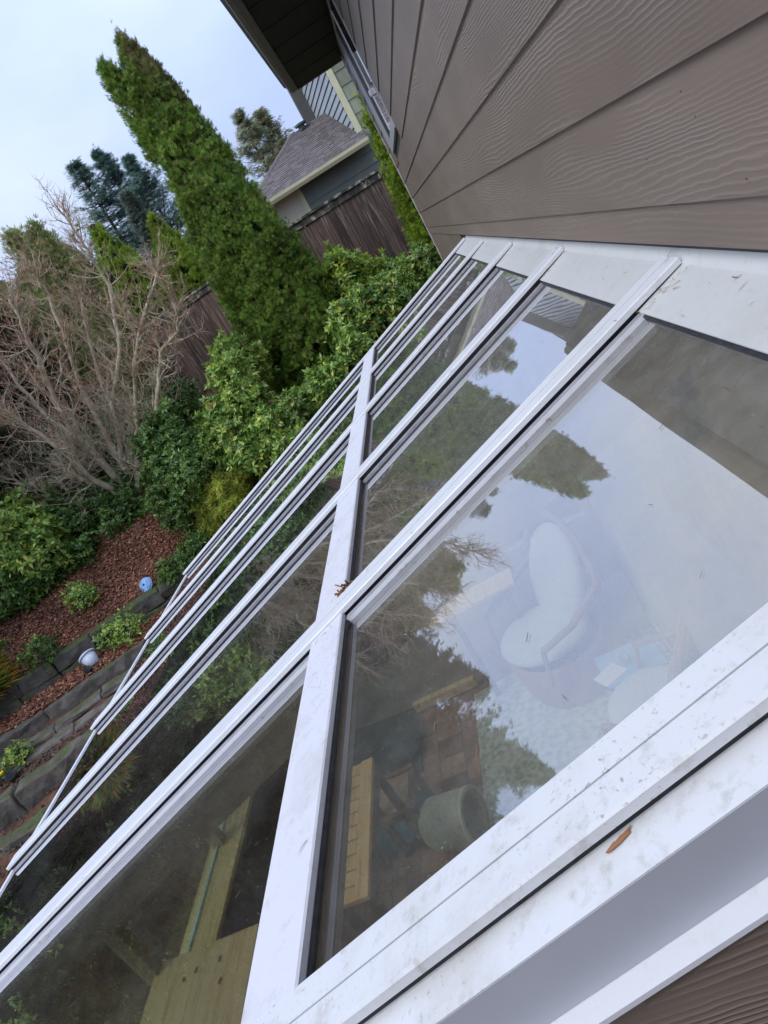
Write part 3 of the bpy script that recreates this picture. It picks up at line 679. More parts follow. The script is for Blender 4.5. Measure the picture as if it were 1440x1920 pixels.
child(MB().box((-2.549, WY - .03, 1.281), (-1.552, WY - .02, 1.929)), 'blind', surf('cream_blind', [(.50, .46, .34), (.56, .52, .40)], 2, .6, bs=.03), wn)
child(MB().box((-2.549, WY - .03, .2), (-1.552, WY - .02, 1.219)), 'pane', CASEGLASS, wn)

# ------------------------------------------------------------------ retaining walls, kerbs, slabs
def mat_stone(name, cols, moss):
    m, t, b = newmat(name); ln = t.links.new
    n = noise(t, 7, detail=9, rough=.65); r = ramp(t, cols, .3, .7); ln(n.outputs['Fac'], r.inputs[0])
    n2 = noise(t, 3.0, detail=6, rough=.6); gg = t.nodes.new('ShaderNodeNewGeometry'); sp = t.nodes.new('ShaderNodeSeparateXYZ'); ln(gg.outputs['Normal'], sp.inputs[0])
    ad = t.nodes.new('ShaderNodeMath'); ad.operation = 'MULTIPLY_ADD'; ad.inputs[1].default_value = .35; ln(sp.outputs['Z'], ad.inputs[0]); ln(n2.outputs['Fac'], ad.inputs[2])
    r2 = ramp(t, [(0, 0, 0), (1, 1, 1)], .78 - moss, 1.0 - moss); ln(ad.outputs[0], r2.inputs[0])
    mx = t.nodes.new('ShaderNodeMixRGB'); n3 = noise(t, 30, detail=4); r3 = ramp(t, [(.03, .05, .012), (.09, .11, .025)]); ln(n3.outputs['Fac'], r3.inputs[0])
    ln(r2.outputs[0], mx.inputs[0]); ln(r.outputs[0], mx.inputs[1]); ln(r3.outputs[0], mx.inputs[2]); ln(mx.outputs[0], b.inputs['Base Color'])
    b.inputs['Roughness'].default_value = .85; bump(t, b, n.outputs['Fac'], .7, .02); MATS[name] = m; return m
STONE = mat_stone('mossy_wall_block', [(.035, .032, .028), (.075, .068, .058), (.12, .11, .095)], .24)
KERB = mat_stone('damp_kerb_stone', [(.05, .042, .035), (.10, .085, .07), (.17, .15, .125)], .03)
SLAB = mat_stone('damp_paving_slab', [(.08, .065, .053), (.15, .125, .105), (.22, .19, .16)], 0.0)
UV = Vector((.93, .37, 0)).normalized(); NVv = Vector((-.37, .93, 0)).normalized()
def onl(t, s): return UV * t + NVv * s * (1 / 1.0009)
def rough_block(L_, W_, H_, jit=.012, sub=3):
    m = MB(); import itertools
    vs = {}; 
    nx_, ny_, nz_ = max(2, int(L_ / .12)), 2, 2
    def P(i, j, k):
        key = (i, j, k)
        if key not in vs:
            e = .82 if (k == nz_ and (j in (0, ny_) or i in (0, nx_))) else 1
            x = (i / nx_ - .5) * L_; y = (j / ny_ - .5) * W_ ; zq = k / nz_ * H_
            if k == nz_: y *= .90; x *= (.97)
            vs[key] = len(m.v); m.v.append((x + rng.normal(0, jit), y + rng.normal(0, jit), zq * (1 if k < nz_ else e * .06 + .94) + (rng.normal(0, jit) if k else 0)))
        return vs[key]
    for i in range(nx_):
        for j in range(ny_):
            m.f.append((P(i, j, nz_), P(i + 1, j, nz_), P(i + 1, j + 1, nz_), P(i, j + 1, nz_)))
        for k in range(nz_):
            m.f.append((P(i, 0, k), P(i + 1, 0, k), P(i + 1, 0, k + 1), P(i, 0, k + 1))); m.f.append((P(i + 1, ny_, k), P(i, ny_, k), P(i, ny_, k + 1), P(i + 1, ny_, k + 1)))
    for j in range(ny_):
        for k in range(nz_):
            m.f.append((P(0, j + 1, k), P(0, j, k), P(0, j, k + 1), P(0, j + 1, k + 1))); m.f.append((P(nx_, j, k), P(nx_, j + 1, k), P(nx_, j + 1, k + 1), P(nx_, j, k + 1)))
    return m
def wall_run(root, name, mat, t0, t1, s, z0, H_, L_, W_, courses=1, ang0=0):
    for c in range(courses):
        t = t0 + (L_ / 2 if c % 2 else 0)
        while t < t1:
            l = L_ * rng.uniform(.85, 1.15); p = onl(t + l / 2, s + rng.normal(0, .012) + .02 * c)
            o = rough_block(l - .012, W_, H_ - .008).build(name, mat, None, smooth=False, bevel=.018)
            o.parent = root; o.location = Vector((p.x, p.y, z0 + c * H_ + rng.normal(0, .004))) - root.location
            o.rotation_euler = (0, 0, math.atan2(UV.y, UV.x) + rng.normal(0, .02)); t += l
rw = empty('retaining_wall', (-5.6, 7.6, -2.66), 'upper mossy block retaining wall holding back the red bark slope', 'retaining wall')
wall_run(rw, 'wall_block', STONE, -6.6, .2, 9.19, -2.67, .195, .50, .22, 2)
kb = empty('kerb', (-5.8, 6.8, -2.8), 'long dark stone kerb edging the planting strip below the upper block wall', 'kerb')
wall_run(kb, 'kerb_stone', KERB, -6.6, .8, 8.50, -2.81, .23, 1.5, .15)
kb3 = empty('kerb', (-6.2, 5.8, -3.1), 'thick rounded stone kerb below the slab path, above the lowest course', 'kerb')
wall_run(kb3, 'kerb_stone', KERB, -6.8, 1.8, 7.50, -3.10, .30, 1.7, .28)
kb2 = empty('kerb', (-6.2, 5.4, -3.35), 'lowest stone kerb, nearest to the sunroom eave', 'kerb')
wall_run(kb2, 'kerb_stone', KERB, -6.8, 2.2, 7.14, -3.36, .27, .9, .26)
pth = empty('path', (-5.8, 6.6, -2.8), None, None, kind='structure')
for s_, wd, zt in ((8.29, .25, -2.80), (8.04, .22, -2.86)):
    t = -6.6 + (s_ - 8) * 1.3
    while t < 1.0:
        l = rng.uniform(.42, .72); p = onl(t + l / 2, s_); o = rough_block(l - .02, wd - .015, .06, .006).build('slab', SLAB, None, bevel=.008)
        o.parent = pth; o.location = Vector((p.x, p.y, zt + rng.normal(0, .006))) - pth.location; o.rotation_euler = (rng.normal(0, .025), rng.normal(0, .02), math.atan2(UV.y, UV.x) + rng.normal(0, .03)); t += l

# bark chips and fallen leaves on the beds
def bark(n, smin, smax, tmin, tmax, name, mat, size=(.02, .055)):
    t_ = rng.uniform(tmin, tmax, n); s_ = rng.uniform(smin, smax, n)
    P = np.stack([UV.x * t_ + NVv.x * s_, UV.y * t_ + NVv.y * s_, np.zeros(n)], -1); P[:, 2] = ground_z(P[:, 0], P[:, 1]) + rng.uniform(0, .03, n)
    D = rdir(n); D[:, 2] *= .35; Un = rdir(n) * .5 + np.array([0, 0, 1])
    V_, F_ = scatter(P, D, Un, rng.uniform(*size, n), np.array([(-.35, 0, 0), (.3, .05, .08), (.4, .8, 0), (-.25, 1, .12), (.05, .5, .3)], float), np.array([(0, 1, 4), (1, 2, 4), (2, 3, 4), (3, 0, 4)]))
    o = npmesh(name, V_, F_, mat); return tag(o, kind='stuff')
BARK = foliage('bark_chip', [(0.088, 0.034, 0.019), (0.208, 0.078, 0.042), (0.320, 0.132, 0.072), (0.144, 0.054, 0.033), (0.416, 0.202, 0.120)], .8, 0, .3)
tag(bark(62000, 9.27, 11.8, -6.9, .5, 'bark_mulch', BARK, (.016, .046)), 'red brown bark mulch and dead leaves covering the slope', 'mulch')
tag(bark(9000, 8.6, 9.1, -6.9, .8, 'bark_mulch', BARK, (.02, .05)), 'brown leaf litter on the strip between block wall and kerb', 'mulch')
DARKB = foliage('dark_litter', [(0.042, 0.031, 0.024), (0.084, 0.059, 0.042), (0.140, 0.091, 0.063)], .8, 0, .3)
tag(bark(9000, 6.6, 7.95, -6.9, 2.5, 'leaf_litter', DARKB, (.02, .045)), 'dark soil and leaf litter beside the lowest kerb', 'mulch')
tag(bark(8000, 11.8, 14.0, -5.5, 5.0, 'leaf_litter', DARKB, (.03, .06)), 'dark leaf litter under the shrubs along the fence', 'mulch')

# ------------------------------------------------------------------ plants
G_RHODO = foliage('rhododendron_leaf', [(0.080, 0.151, 0.029), (0.125, 0.241, 0.049), (0.213, 0.378, 0.082), (0.319, 0.482, 0.097), (0.531, 0.542, 0.097)], .38, .2, .5)
G_LIGHT = foliage('light_shrub_leaf', [(0.118, 0.211, 0.039), (0.215, 0.363, 0.075), (0.353, 0.513, 0.113), (0.588, 0.604, 0.132)], .4, .25, .45)
G_YEL = foliage('yellow_green_leaf', [(0.115, 0.220, 0.030), (0.230, 0.374, 0.040), (0.391, 0.506, 0.060), (0.529, 0.550, 0.080), (0.161, 0.286, 0.040)], .4, .25, .45)
G_DARK = foliage('dark_shrub_leaf', [(0.098, 0.148, 0.027), (0.039, 0.092, 0.019), (0.066, 0.146, 0.027), (0.111, 0.217, 0.037), (0.176, 0.309, 0.049)], .38, .15, .5)
G_ARB = foliage('arborvitae_spray', [(0.075, 0.151, 0.025), (0.131, 0.241, 0.038), (0.196, 0.343, 0.046), (0.283, 0.422, 0.062), (0.217, 0.201, 0.062)], .6, .25, .25)
G_ARBD = foliage('arborvitae_gap_shade', [(0.012, 0.021, 0.006), (0.021, 0.033, 0.008)], .8, .1, .2)  # near-black core colour paints the shade between the clumps
G_ARBTOP = foliage('arborvitae_browned', [(0.180, 0.150, 0.053), (0.135, 0.195, 0.045), (0.240, 0.150, 0.075)], .7, .2, .2)
G_ARBY = foliage('arborvitae_yellow', [(0.157, 0.258, 0.025), (0.246, 0.366, 0.034), (0.359, 0.430, 0.051), (0.112, 0.193, 0.025)], .6, .25, .25)
G_BLUE = foliage('spruce_needles', [(0.098, 0.175, 0.149), (0.155, 0.263, 0.210), (0.235, 0.350, 0.278)], .7, .1, .2)
G_GREY = foliage('grey_conifer', [(0.101, 0.143, 0.118), (0.151, 0.202, 0.151), (0.202, 0.235, 0.168)], .7, .15, .2)
G_CONR = foliage('light_conifer', [(0.190, 0.273, 0.159), (0.308, 0.386, 0.227), (0.473, 0.455, 0.296), (0.378, 0.296, 0.182)], .7, .2, .2)
G_CYP = foliage('feathery_cypress', [(0.133, 0.196, 0.056), (0.221, 0.293, 0.084), (0.354, 0.371, 0.131), (0.354, 0.235, 0.131)], .7, .25, .2)
G_GOLD = foliage('golden_thread', [(0.195, 0.319, 0.046), (0.330, 0.435, 0.058), (0.510, 0.551, 0.078), (0.600, 0.464, 0.104), (0.135, 0.246, 0.039)], .6, .3, .2)
G_RED = foliage('russet_foliage', [(0.072, 0.040, 0.022), (0.115, 0.058, 0.032), (0.050, 0.036, 0.022)], .8, .2, .2)
G_CEDAR = foliage('dark_cedar', [(.018, .028, .012), (.034, .05, .018), (.06, .07, .03)], .8, .1, .2)
BARKT = surf('tree_bark', [(.06, .045, .035), (.12, .095, .075)], 9, .9, (1, 1, .3), .5, .01)
TWIG = surf('lichened_twig', [(.24, .195, .125), (.42, .35, .235), (.54, .49, .36)], 12, .85, bs=.3)
TWIGR = surf('reddish_twig', [(.30, .15, .10), (.44, .24, .16), (.40, .29, .19)], 9, .85, bs=.2)
Z3 = np.array([0, 0, 1.0])
G_YELLOWED = foliage('yellowed_leaf', [(.55, .45, .06), (.60, .28, .06), (.40, .20, .08), (.62, .55, .15)], .6, .2, .3)

def arbor(name, label, base, height, prof, mats, n, size, leanx=0, group=None, seed=1, cat='tree', clump=.10, spike=0):
    """columnar conifer: trunk, dark core and thousands of clumped sprays on its surface. prof: [(height fraction, radius)]"""
    root = empty(name, base, label, cat, group)
    hs = [p[0] for p in prof]; rs = [p[1] for p in prof]; b = np.array(base)
    MB().tube([Vector(base) + Vector((leanx * f * height, 0, f * height)) for f in (0, .5, .93)], [.09, .06, .02], 7).build('trunk', BARKT, root)
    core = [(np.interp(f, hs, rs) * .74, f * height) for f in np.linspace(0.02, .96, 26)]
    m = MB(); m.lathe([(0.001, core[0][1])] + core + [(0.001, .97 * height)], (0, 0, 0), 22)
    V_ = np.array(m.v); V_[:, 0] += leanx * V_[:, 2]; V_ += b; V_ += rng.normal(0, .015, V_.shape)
    m.v = [tuple(v) for v in V_]; m.build('shade_core', MATS[mats[1].name] if False else mats[1], root)  # solid core, its dark colour standing in for shade behind the sprays
    nc = n // 22
    # clumps spread evenly over the surface
    f = rng.random(nc * 3); w = np.interp(f, hs, rs); keep = rng.random(nc * 3) < (w + .05) / (max(rs) + .05); f = f[keep][:nc]; nc = len(f)
    a = rng.uniform(0, 2 * np.pi, nc); bulge = 1 + .07 * np.sin(a * 3 + f * 17 + seed) + .05 * np.sin(a * 5 - f * 29)
    rr = np.interp(f, hs, rs) * bulge * rng.uniform(.82, 1.12, nc)
    C = np.stack([rr * np.cos(a) + leanx * f * height, rr * np.sin(a), f * height], -1) + b
    out = np.stack([np.cos(a), np.sin(a), np.zeros(nc)], -1)
    k = 22; ci = np.repeat(np.arange(nc), k); m_ = len(ci)
    off = rng.normal(0, clump * .40, (m_, 3)); off -= out[ci] * .02
    tw = np.repeat(rng.normal(0, .8, (nc, 3)), k, 0)                     # each clump leans its own way
    D = out[ci] * .62 + Z3 * .75 + tw * .55 + rng.normal(0, .34, (m_, 3)); Un = out[ci] + rng.normal(0, .5, (m_, 3))
    S = rng.uniform(size * .7, size * 1.5, m_)
    ff = f[ci]; top = (ff > (.90 - .12 * np.cos(a[ci] - .3) + rng.normal(0, .03, m_))) | (rng.random(m_) < .03)
    for nm, sel, mt in (('foliage', ~top, mats[0]), ('top_foliage', top, mats[2])):
        if sel.sum() == 0: continue
        V2, F2 = scatter((C[ci] + off)[sel], D[sel], Un[sel], S[sel], FAN_V, FAN_F); npmesh(nm, V2, F2, mt, root)
    return root
AB = (-1.93, 10.85, -1.52)
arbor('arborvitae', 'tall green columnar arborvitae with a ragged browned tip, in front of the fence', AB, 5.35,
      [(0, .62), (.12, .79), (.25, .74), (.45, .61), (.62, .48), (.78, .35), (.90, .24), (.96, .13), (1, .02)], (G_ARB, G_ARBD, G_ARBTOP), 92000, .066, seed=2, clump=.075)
# second leader: the left shoulder of the top
c_ = at(196, 122, 10.8); kk = 240; f_ = rng.random(kk) ** .8; a_ = rng.uniform(0, 6.28, kk); r_ = .20 * np.sqrt(f_) * rng.uniform(.6, 1.1, kk)
C_ = np.array(c_) + np.stack([r_ * np.cos(a_) + .10 * f_, r_ * np.sin(a_), -f_ * 1.3], -1); ci_ = np.repeat(np.arange(kk), 22)
V_, F_ = scatter(C_[ci_] + rng.normal(0, .04, (len(ci_), 3)), np.stack([np.cos(a_), np.sin(a_), np.full(kk, 1.3)], -1)[ci_] + rng.normal(0, .4, (len(ci_), 3)), rdir(len(ci_)), rng.uniform(.05, .10, len(ci_)), FAN_V, FAN_F)
npmesh('side_leader', V_, F_, G_ARB, bpy.data.objects['arborvitae'])
# ragged twin tip
P = np.array(AB) + np.array([0, 0, 5.12]) + rng.normal(0, 1, (700, 3)) * np.array([.035, .035, .13]); P[:, 2] -= np.abs(P[:, 0] - AB[0]) * 2; P[:300] += np.array([-.30, -.04, -.38])
V_, F_ = scatter(P, rdir(700, 1.6), rdir(700), rng.uniform(.05, .10, 700), FAN_V, FAN_F); arb_tip = tag(npmesh('tip_shoots', V_, F_, G_ARBTOP, bpy.data.objects['arborvitae']), kind='stuff')
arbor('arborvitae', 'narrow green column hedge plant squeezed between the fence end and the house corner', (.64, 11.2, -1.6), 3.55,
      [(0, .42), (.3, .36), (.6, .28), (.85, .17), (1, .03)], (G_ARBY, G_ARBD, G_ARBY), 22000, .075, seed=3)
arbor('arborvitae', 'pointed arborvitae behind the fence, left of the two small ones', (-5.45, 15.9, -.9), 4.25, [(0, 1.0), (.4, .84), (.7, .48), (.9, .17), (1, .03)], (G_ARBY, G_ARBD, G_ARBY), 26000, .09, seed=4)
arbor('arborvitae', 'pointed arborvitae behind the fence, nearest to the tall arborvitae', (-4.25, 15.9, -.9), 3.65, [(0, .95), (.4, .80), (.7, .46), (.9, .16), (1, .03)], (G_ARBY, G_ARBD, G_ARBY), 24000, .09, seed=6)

def fluffy(name, label, base, height, rad, mat, n, size, cat='tree', up=.5, tv=FAN_V, tf=FAN_F, group=None, tips=5):
    """loose feathery evergreen of several leaders"""
    root = empty(name, base, label, cat, group); b = np.array(base); P, D = [], []
    mt = MB()
    for q in range(tips):
        a = rng.uniform(0, 6.28); r0 = rad * rng.uniform(.1, .6) if q else 0; hh = height * (1 if q == 0 else rng.uniform(.65, .97)); c = np.array([r0 * math.cos(a), r0 * math.sin(a), 0])
        mt.tube([b, b + c * .6 + np.array([0, 0, hh * .4]), b + c + np.array([0, 0, hh * .95])], [.06, .04, .012], 5)
        k = n // tips; f = rng.random(k) ** .8; rr = rad * .62 * (1 - f) ** .7 * np.sqrt(rng.random(k)) + .04; an = rng.uniform(0, 6.28, k)
        o = np.stack([np.cos(an), np.sin(an), np.zeros(k)], -1); P.append(b + c * f[:, None] ** .5 + o * rr[:, None] + Z3 * (f * hh)[:, None]); D.append(o * .8 + Z3 * up + rng.normal(0, .35, (k, 3)))
    P = np.concatenate(P); D = np.concatenate(D); mt.build('trunk', BARKT, root)
    V2, F2 = scatter(P, D, rdir(len(P)), rng.uniform(.6, 1.3, len(P)) * size, tv, tf); npmesh('foliage', V2, F2, mat, root); return root
for px, py, y, h, r, lb in [(60, 425, 16.2, 5.0, .75, 'feathery dull green cypress with a pointed top, behind the bare shrub'), (15, 430, 16.8, 5.2, .9, 'feathery yellow green cypress at the left edge of the view'), (118, 470, 16.6, 4.6, .95, 'loose brownish green cypress between the bare shrub and the small arborvitae'), (-40, 520, 15.4, 4.5, 1.1, 'dull green cypress just beyond the left edge of the view'), (70, 560, 15.0, 3.7, 1.2, 'lower bushy cypress directly behind the bare shrub'), (-60, 650, 14.2, 3.7, 1.2, 'lower bushy cypress at the left, beyond the bare shrub tips')]:
    p = at(px, py, y); g_ = float(ground_z(p.x, p.y)) - .1; hh_ = p.z - g_
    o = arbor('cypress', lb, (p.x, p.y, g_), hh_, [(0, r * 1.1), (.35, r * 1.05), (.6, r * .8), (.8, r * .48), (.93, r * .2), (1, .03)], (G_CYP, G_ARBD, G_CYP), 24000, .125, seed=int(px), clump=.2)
fluffy('cypress', 'tall dull green cypress beyond the left edge of the fence', (-9.6, 14.6, -.9), 4.0, 1.8, G_CYP, 16000, .16)
fluffy('cypress', 'dense green cypress standing at the far left of the slope', (-9.6, 12.2, -1.1), 3.4, 1.7, G_CYP, 16000, .15)

def conifer(name, label, base, height, rad, mat, whorls, per, size, droop=.15, gap=0, cat='tree', nper=30, trunk=.25, group=None, crown0=.12):
    root = empty(name, base, label, cat, group); b = np.array(base)
    m = MB(); m.tube([b, b + Z3 * height * .5, b + Z3 * height * .99], [trunk, trunk * .6, .02], 7)
    P, D = [], []
    nb_ = int(whorls * per * 1.5); lump = rng.uniform(.75, 1.2, 9)
    for i in range(nb_):
        f = crown0 + (1 - crown0) * rng.random() ** .85; f = min(f, .985)
        if rng.random() < gap * .6: continue
        a = rng.uniform(0, 6.28); l = (rad * (1 - f) ** .95 * rng.uniform(.45, 1.25) + .02 * rad) * lump[int(f * 8.9)]; o = np.array([math.cos(a), math.sin(a), 0]); el = rng.uniform(.0, .6)
        k_ = max(8, int(nper * .62)); st_ = b + Z3 * f * height; t_ = rng.uniform(.12, 1, k_) ** .8; t_.sort(); curve = (-droop * t_ ** 1.3 + droop * .9 * t_ ** 3 + el * t_)[:, None] * l * Z3
        pts = st_ + o * (t_ * l)[:, None] + curve
        m.tube([st_, pts[k_ // 2], pts[-1]], [.030 * trunk / .25, .016 * trunk / .25, .006], 3, False)
        side = np.cross(o, Z3); sg = rng.choice([-1, 1], k_)[:, None]
        sp = rng.uniform(.0, .22, k_)[:, None] * (1 - t_[:, None] * .85) * l
        P.append(pts + side * sg * sp + rng.normal(0, .25 * size, (k_, 3)) - Z3 * sp * .25); D.append(o * 1.0 + side * sg * .7 + rng.normal(0, .3, (k_, 3)) + Z3 * .25)
    m.build('trunk', BARKT, root)
    P = np.concatenate(P); D = np.concatenate(D); V2, F2 = scatter(P, D, rdir(len(P)) * .5 + Z3, rng.uniform(.6, 1.3, len(P)) * size, NDL_V, NDL_F); npmesh('foliage', V2, F2, mat, root); return root
for px, py, y, h, r, lb, mt, wh, gp in [
    (135, 305, 40, 13, 5.2, 'dark blue green spruce, leftmost of the group behind the cypresses', G_BLUE, 24, .2),
    (178, 280, 41, 13, 5.0, 'dark blue green spruce, middle one of the group on the skyline', G_BLUE, 24, .2),
    (235, 292, 40, 12.4, 5.2, 'dark blue green spruce directly left of the tall arborvitae', G_BLUE, 24, .15),
    (232, 362, 37, 8.8, 1.7, 'slim greyish green conifer in front of the dark spruces', G_GREY, 26, .05),
    (441, 208, 42, 10.0, 4.2, 'pale green open conifer, left of the pair near the neighbouring roof', G_CONR, 24, .3),
    (483, 208, 43, 9.6, 4.4, 'pale green open conifer beside the neighbouring roof vent', G_CONR, 24, .3)]:
    p = at(px, py, y); conifer('conifer', lb, (p.x, p.y, p.z - h), h, r, mt, wh, 9, .30, .25, gp, nper=52)
p = at(545, 262, 44); conifer('conifer', 'low brownish conifer right behind the neighbouring roof ridge', (p.x, p.y, p.z - 7.0), 7, 2.4, G_CONR, 20, 9, .3, .2, .2, nper=40)
# trees on the left that show mirrored in the roof glass
def azel(az, d, top): return (math.sin(R(az)) * d, math.cos(R(az)) * d)
for az, d, top, r, mt, lb, gp in [(-31.5, 15, 4.6, 1.9, G_RED, 'russet foliaged tree left of the garden, mirrored in the roof glass', .0), (-37, 17, 7.6, 3.0, G_CEDAR, 'dark drooping cedar beyond the left of the garden, the taller one', .1), (-45, 15, 4.9, 3.0, G_CEDAR, 'dark wide cedar beyond the left of the garden', .1), (-54, 14, 5.2, 3.4, G_CEDAR, 'dark broad cedar at the far left, beside the path', .0), (-65, 13, 4.6, 3.2, G_CEDAR, 'dark cedar furthest left behind the beds', .0)]:
    x, y = azel(az, d, top); gz = float(ground_z(x, y)); conifer('cedar', lb, (x, y, gz), top - gz, r, mt, 34, 10, .20, .35, 0, nper=84, crown0=.03)

def shrub(name, label, lobes, mat, n, size, cat='shrub', core=True, up=.35, tv=LEAF_V, tf=LEAF_F, rosette=7):
    """broadleaf shrub: lobes [(x,y,z,r)] covered with rosettes of leaves over a twiggy inside"""
    c0 = lobes[0]; gz = float(ground_z(c0[0], c0[1])); root = empty(name, (c0[0], c0[1], gz), label, cat)
    w = np.array([l[3] ** 2 for l in lobes]); w = w / w.sum(); n = int(n * 1.5); size = size * 1.0; nr = n // rosette; ids = rng.choice(len(lobes), nr, p=w)
    Lb = np.array(lobes); d = rdir(nr, .25); rr = Lb[ids, 3] * rng.uniform(.55, 1.02, nr) ** .6
    d2 = d * (1 + .22 * np.sin(d[:, 0:1] * 7 + ids[:, None]) + .18 * np.sin(d[:, 1:2] * 9 + ids[:, None] * 2) + .14 * np.sin(d[:, 2:3] * 13) + rng.normal(0, .07, (nr, 1)))
    C = Lb[ids, :3] + d2 * rr[:, None] * np.array([1, 1, .92]); C[:, 2] = np.maximum(C[:, 2], ground_z(C[:, 0], C[:, 1]) + .04)
    ci = np.repeat(np.arange(nr), rosette); m_ = len(ci); ax = nrm(d + Z3 * up + rng.normal(0, .25, (nr, 3)))
    t1 = nrm(np.cross(ax, rdir(nr))); t2 = np.cross(ax, t1); ang = np.tile(np.arange(rosette) * 2.4, nr) + rng.uniform(0, .4, m_)
    rad = t1[ci] * np.cos(ang)[:, None] + t2[ci] * np.sin(ang)[:, None]
    D = rad * rng.uniform(.4, 1, m_)[:, None] + ax[ci] * rng.uniform(-.1, .9, m_)[:, None] + rng.normal(0, .22, (m_, 3))
    V2, F2 = scatter(C[ci] + rad * size * .08, D, ax[ci] + rng.normal(0, .15, (m_, 3)), rng.uniform(.6, 1.2, m_) * size, tv, tf, .82)
    npmesh('leaves', V2, F2, mat, root)
    if n > 5000 and tv is LEAF_V:
        pk = rng.choice(m_, 34, replace=False); V3, F3 = scatter((C[ci] + rad * size * .12)[pk] + d[ci][pk] * .03, D[pk], ax[ci][pk], rng.uniform(.8, 1.2, 34) * size, tv, tf, .9); tag(npmesh('yellowed_leaves', V3, F3, G_YELLOWED, root), kind='stuff')
    mb = MB(); base = Vector((c0[0], c0[1], gz))
    for l in lobes:
        for q in range(9):
            dd = rdir(1, .3)[0] * l[3] * .85; e_ = Vector(l[:3]) + Vector(dd); md = base.lerp(e_, .5) + Vector(rng.normal(0, .08, 3)); mb.tube([base + Vector(rng.normal(0, .05, 3)), md, e_], [.014, .009, .004], 4, False)
    mb.build('stems', BARKT, root)
    return root
def lob(*a): 
    out = []
    for px, py, y, r in a: p = at(px, py, y); out.append((p.x, p.y, p.z, r))
    return out
shrub('rhododendron', 'light green rhododendron left of the tall arborvitae foot', lob((445, 700, 9.7, .34), (430, 655, 9.9, .20), (455, 750, 9.5, .32), (475, 680, 10.0, .24)), G_LIGHT, 6000, .085)
shrub('rhododendron', 'green rhododendron below the light one, above the golden bush', lob((435, 825, 9.2, .36), (475, 850, 8.9, .26), (415, 780, 9.5, .26)), G_RHODO, 5500, .085)
shrub('shrub', 'dark leafy shrub between the arborvitae foot and the sunroom eave', lob((555, 785, 9.1, .34), (600, 740, 9.3, .30), (510, 800, 9.0, .28), (550, 840, 8.5, .24), (640, 700, 9.4, .26)), G_RHODO, 8500, .08)
shrub('rhododendron', 'yellow green rhododendron against the fence right of the tall arborvitae', lob((640, 525, 11.0, .42), (690, 530, 11.2, .36), (610, 540, 11.4, .30)), G_YEL, 9500, .09)
shrub('rhododendron', 'mid green rhododendron along the sunroom eave, under the yellow green one', lob((680, 590, 10.2, .42), (730, 570, 10.2, .36), (655, 615, 10.1, .28), (665, 660, 9.5, .24)), G_RHODO, 9000, .085)
shrub('shrub', 'dark green shrub at the foot of the column hedge by the house corner', lob((770, 530, 10.6, .34), (795, 500, 10.6, .30), (740, 520, 11.2, .3)), G_RHODO, 7500, .07)
shrub('shrub', 'dark shrub at the foot of the fence right of the bare shrub', lob((330, 790, 9.7, .36), (300, 830, 9.6, .34), (350, 850, 9.3, .34), (330, 750, 10.2, .3)), G_DARK, 10000, .065)
shrub('shrub', 'small leaved dark bush between the bare shrub stem and the golden bush', lob((340, 920, 8.8, .32), (310, 880, 9.3, .32), (370, 880, 8.9, .28), (300, 940, 9.0, .24), (330, 970, 8.6, .22)), G_DARK, 11000, .05)
shrub('shrub', 'large leaved bright green bush at the left edge on the slope', lob((45, 1010, 8.9, .50), (20, 980, 9.3, .45), (75, 1040, 8.7, .34), (10, 1060, 8.6, .4)), G_LIGHT, 9000, .10)
shrub('shrub', 'dark green groundcover bush below the low branches of the bare shrub', lob((130, 990, 9.4, .45), (190, 960, 9.8, .42), (230, 970, 9.5, .36), (150, 1040, 8.9, .26), (100, 950, 9.9, .45), (235, 920, 10, .36)), G_DARK, 16000, .07)
shrub('shrub', 'low dark green leaves under the bright bush at the left edge', lob((40, 1100, 8.5, .34), (10, 1120, 8.5, .34), (80, 1085, 8.6, .26)), G_DARK, 7000, .075)
shrub('shrub', 'dark green shrub mass behind the bare shrub at the fence foot', [(-5.6, 11.5, -.9, .8), (-6.6, 11.2, -.8, .8), (-4.7, 11.9, -.9, .6), (-7.6, 10.8, -.7, .9)], G_DARK, 16000, .08)
shrub('shrub', 'tall leafy hedge plant at the far left of the beds', [(-8.6, 8.2, -1.0, .95), (-8.9, 7.2, -1.1, 1.0), (-9.0, 9.4, -.5, 1.0), (-9.2, 6.4, -.7, .9), (-9.0, 8.0, .0, .8)], G_RHODO, 26000, .09)
shrub('shrub', 'rounded green bush beside the lower path, left of the sunroom', [(-8.9, 5.2, -2.3, .9), (-8.2, 3.6, -2.7, .8), (-9.4, 4.0, -1.8, .9), (-9.4, 5.2, -1.0, .9)], G_LIGHT, 22000, .085)
shrub('heath', 'fine dark heath on the bark by the wall end under the eave', lob((345, 1055, 8.2, .20), (320, 1075, 8.1, .16), (370, 1020, 8.4, .2)), G_DARK, 9000, .03, up=.9)
def small_plant(name, label, px, py, z, r, mat, n, size, cat='plant', up=.6):
    p = atz(px, py, z); gz = float(ground_z(p.x, p.y)); return shrub(name, label, [(p.x, p.y, gz + r * .7, r)], mat, n, size, cat, up=up, rosette=5)
for az_, d_, r_, h_, lb in [(-41, 12.8, 1.9, 5.6, 'dense clipped evergreen at the far left beyond the bright bush, the right-hand one'), (-49.5, 12.2, 2.0, 5.8, 'dense clipped evergreen at the far left, the middle one'), (-58, 11.5, 1.9, 5.3, 'dense clipped evergreen at the far left, the one nearest to the sunroom front')]:
    x_, y_ = azel(az_, d_, 0); arbor('evergreen', lb, (x_, y_, float(ground_z(x_, y_)) - .1), h_, [(0, r_), (.5, r_ * .95), (.8, r_ * .7), (.95, r_ * .3), (1, .05)], (G_CEDAR, G_ARBD, G_CEDAR), 26000, .16, seed=int(-az_), clump=.2)
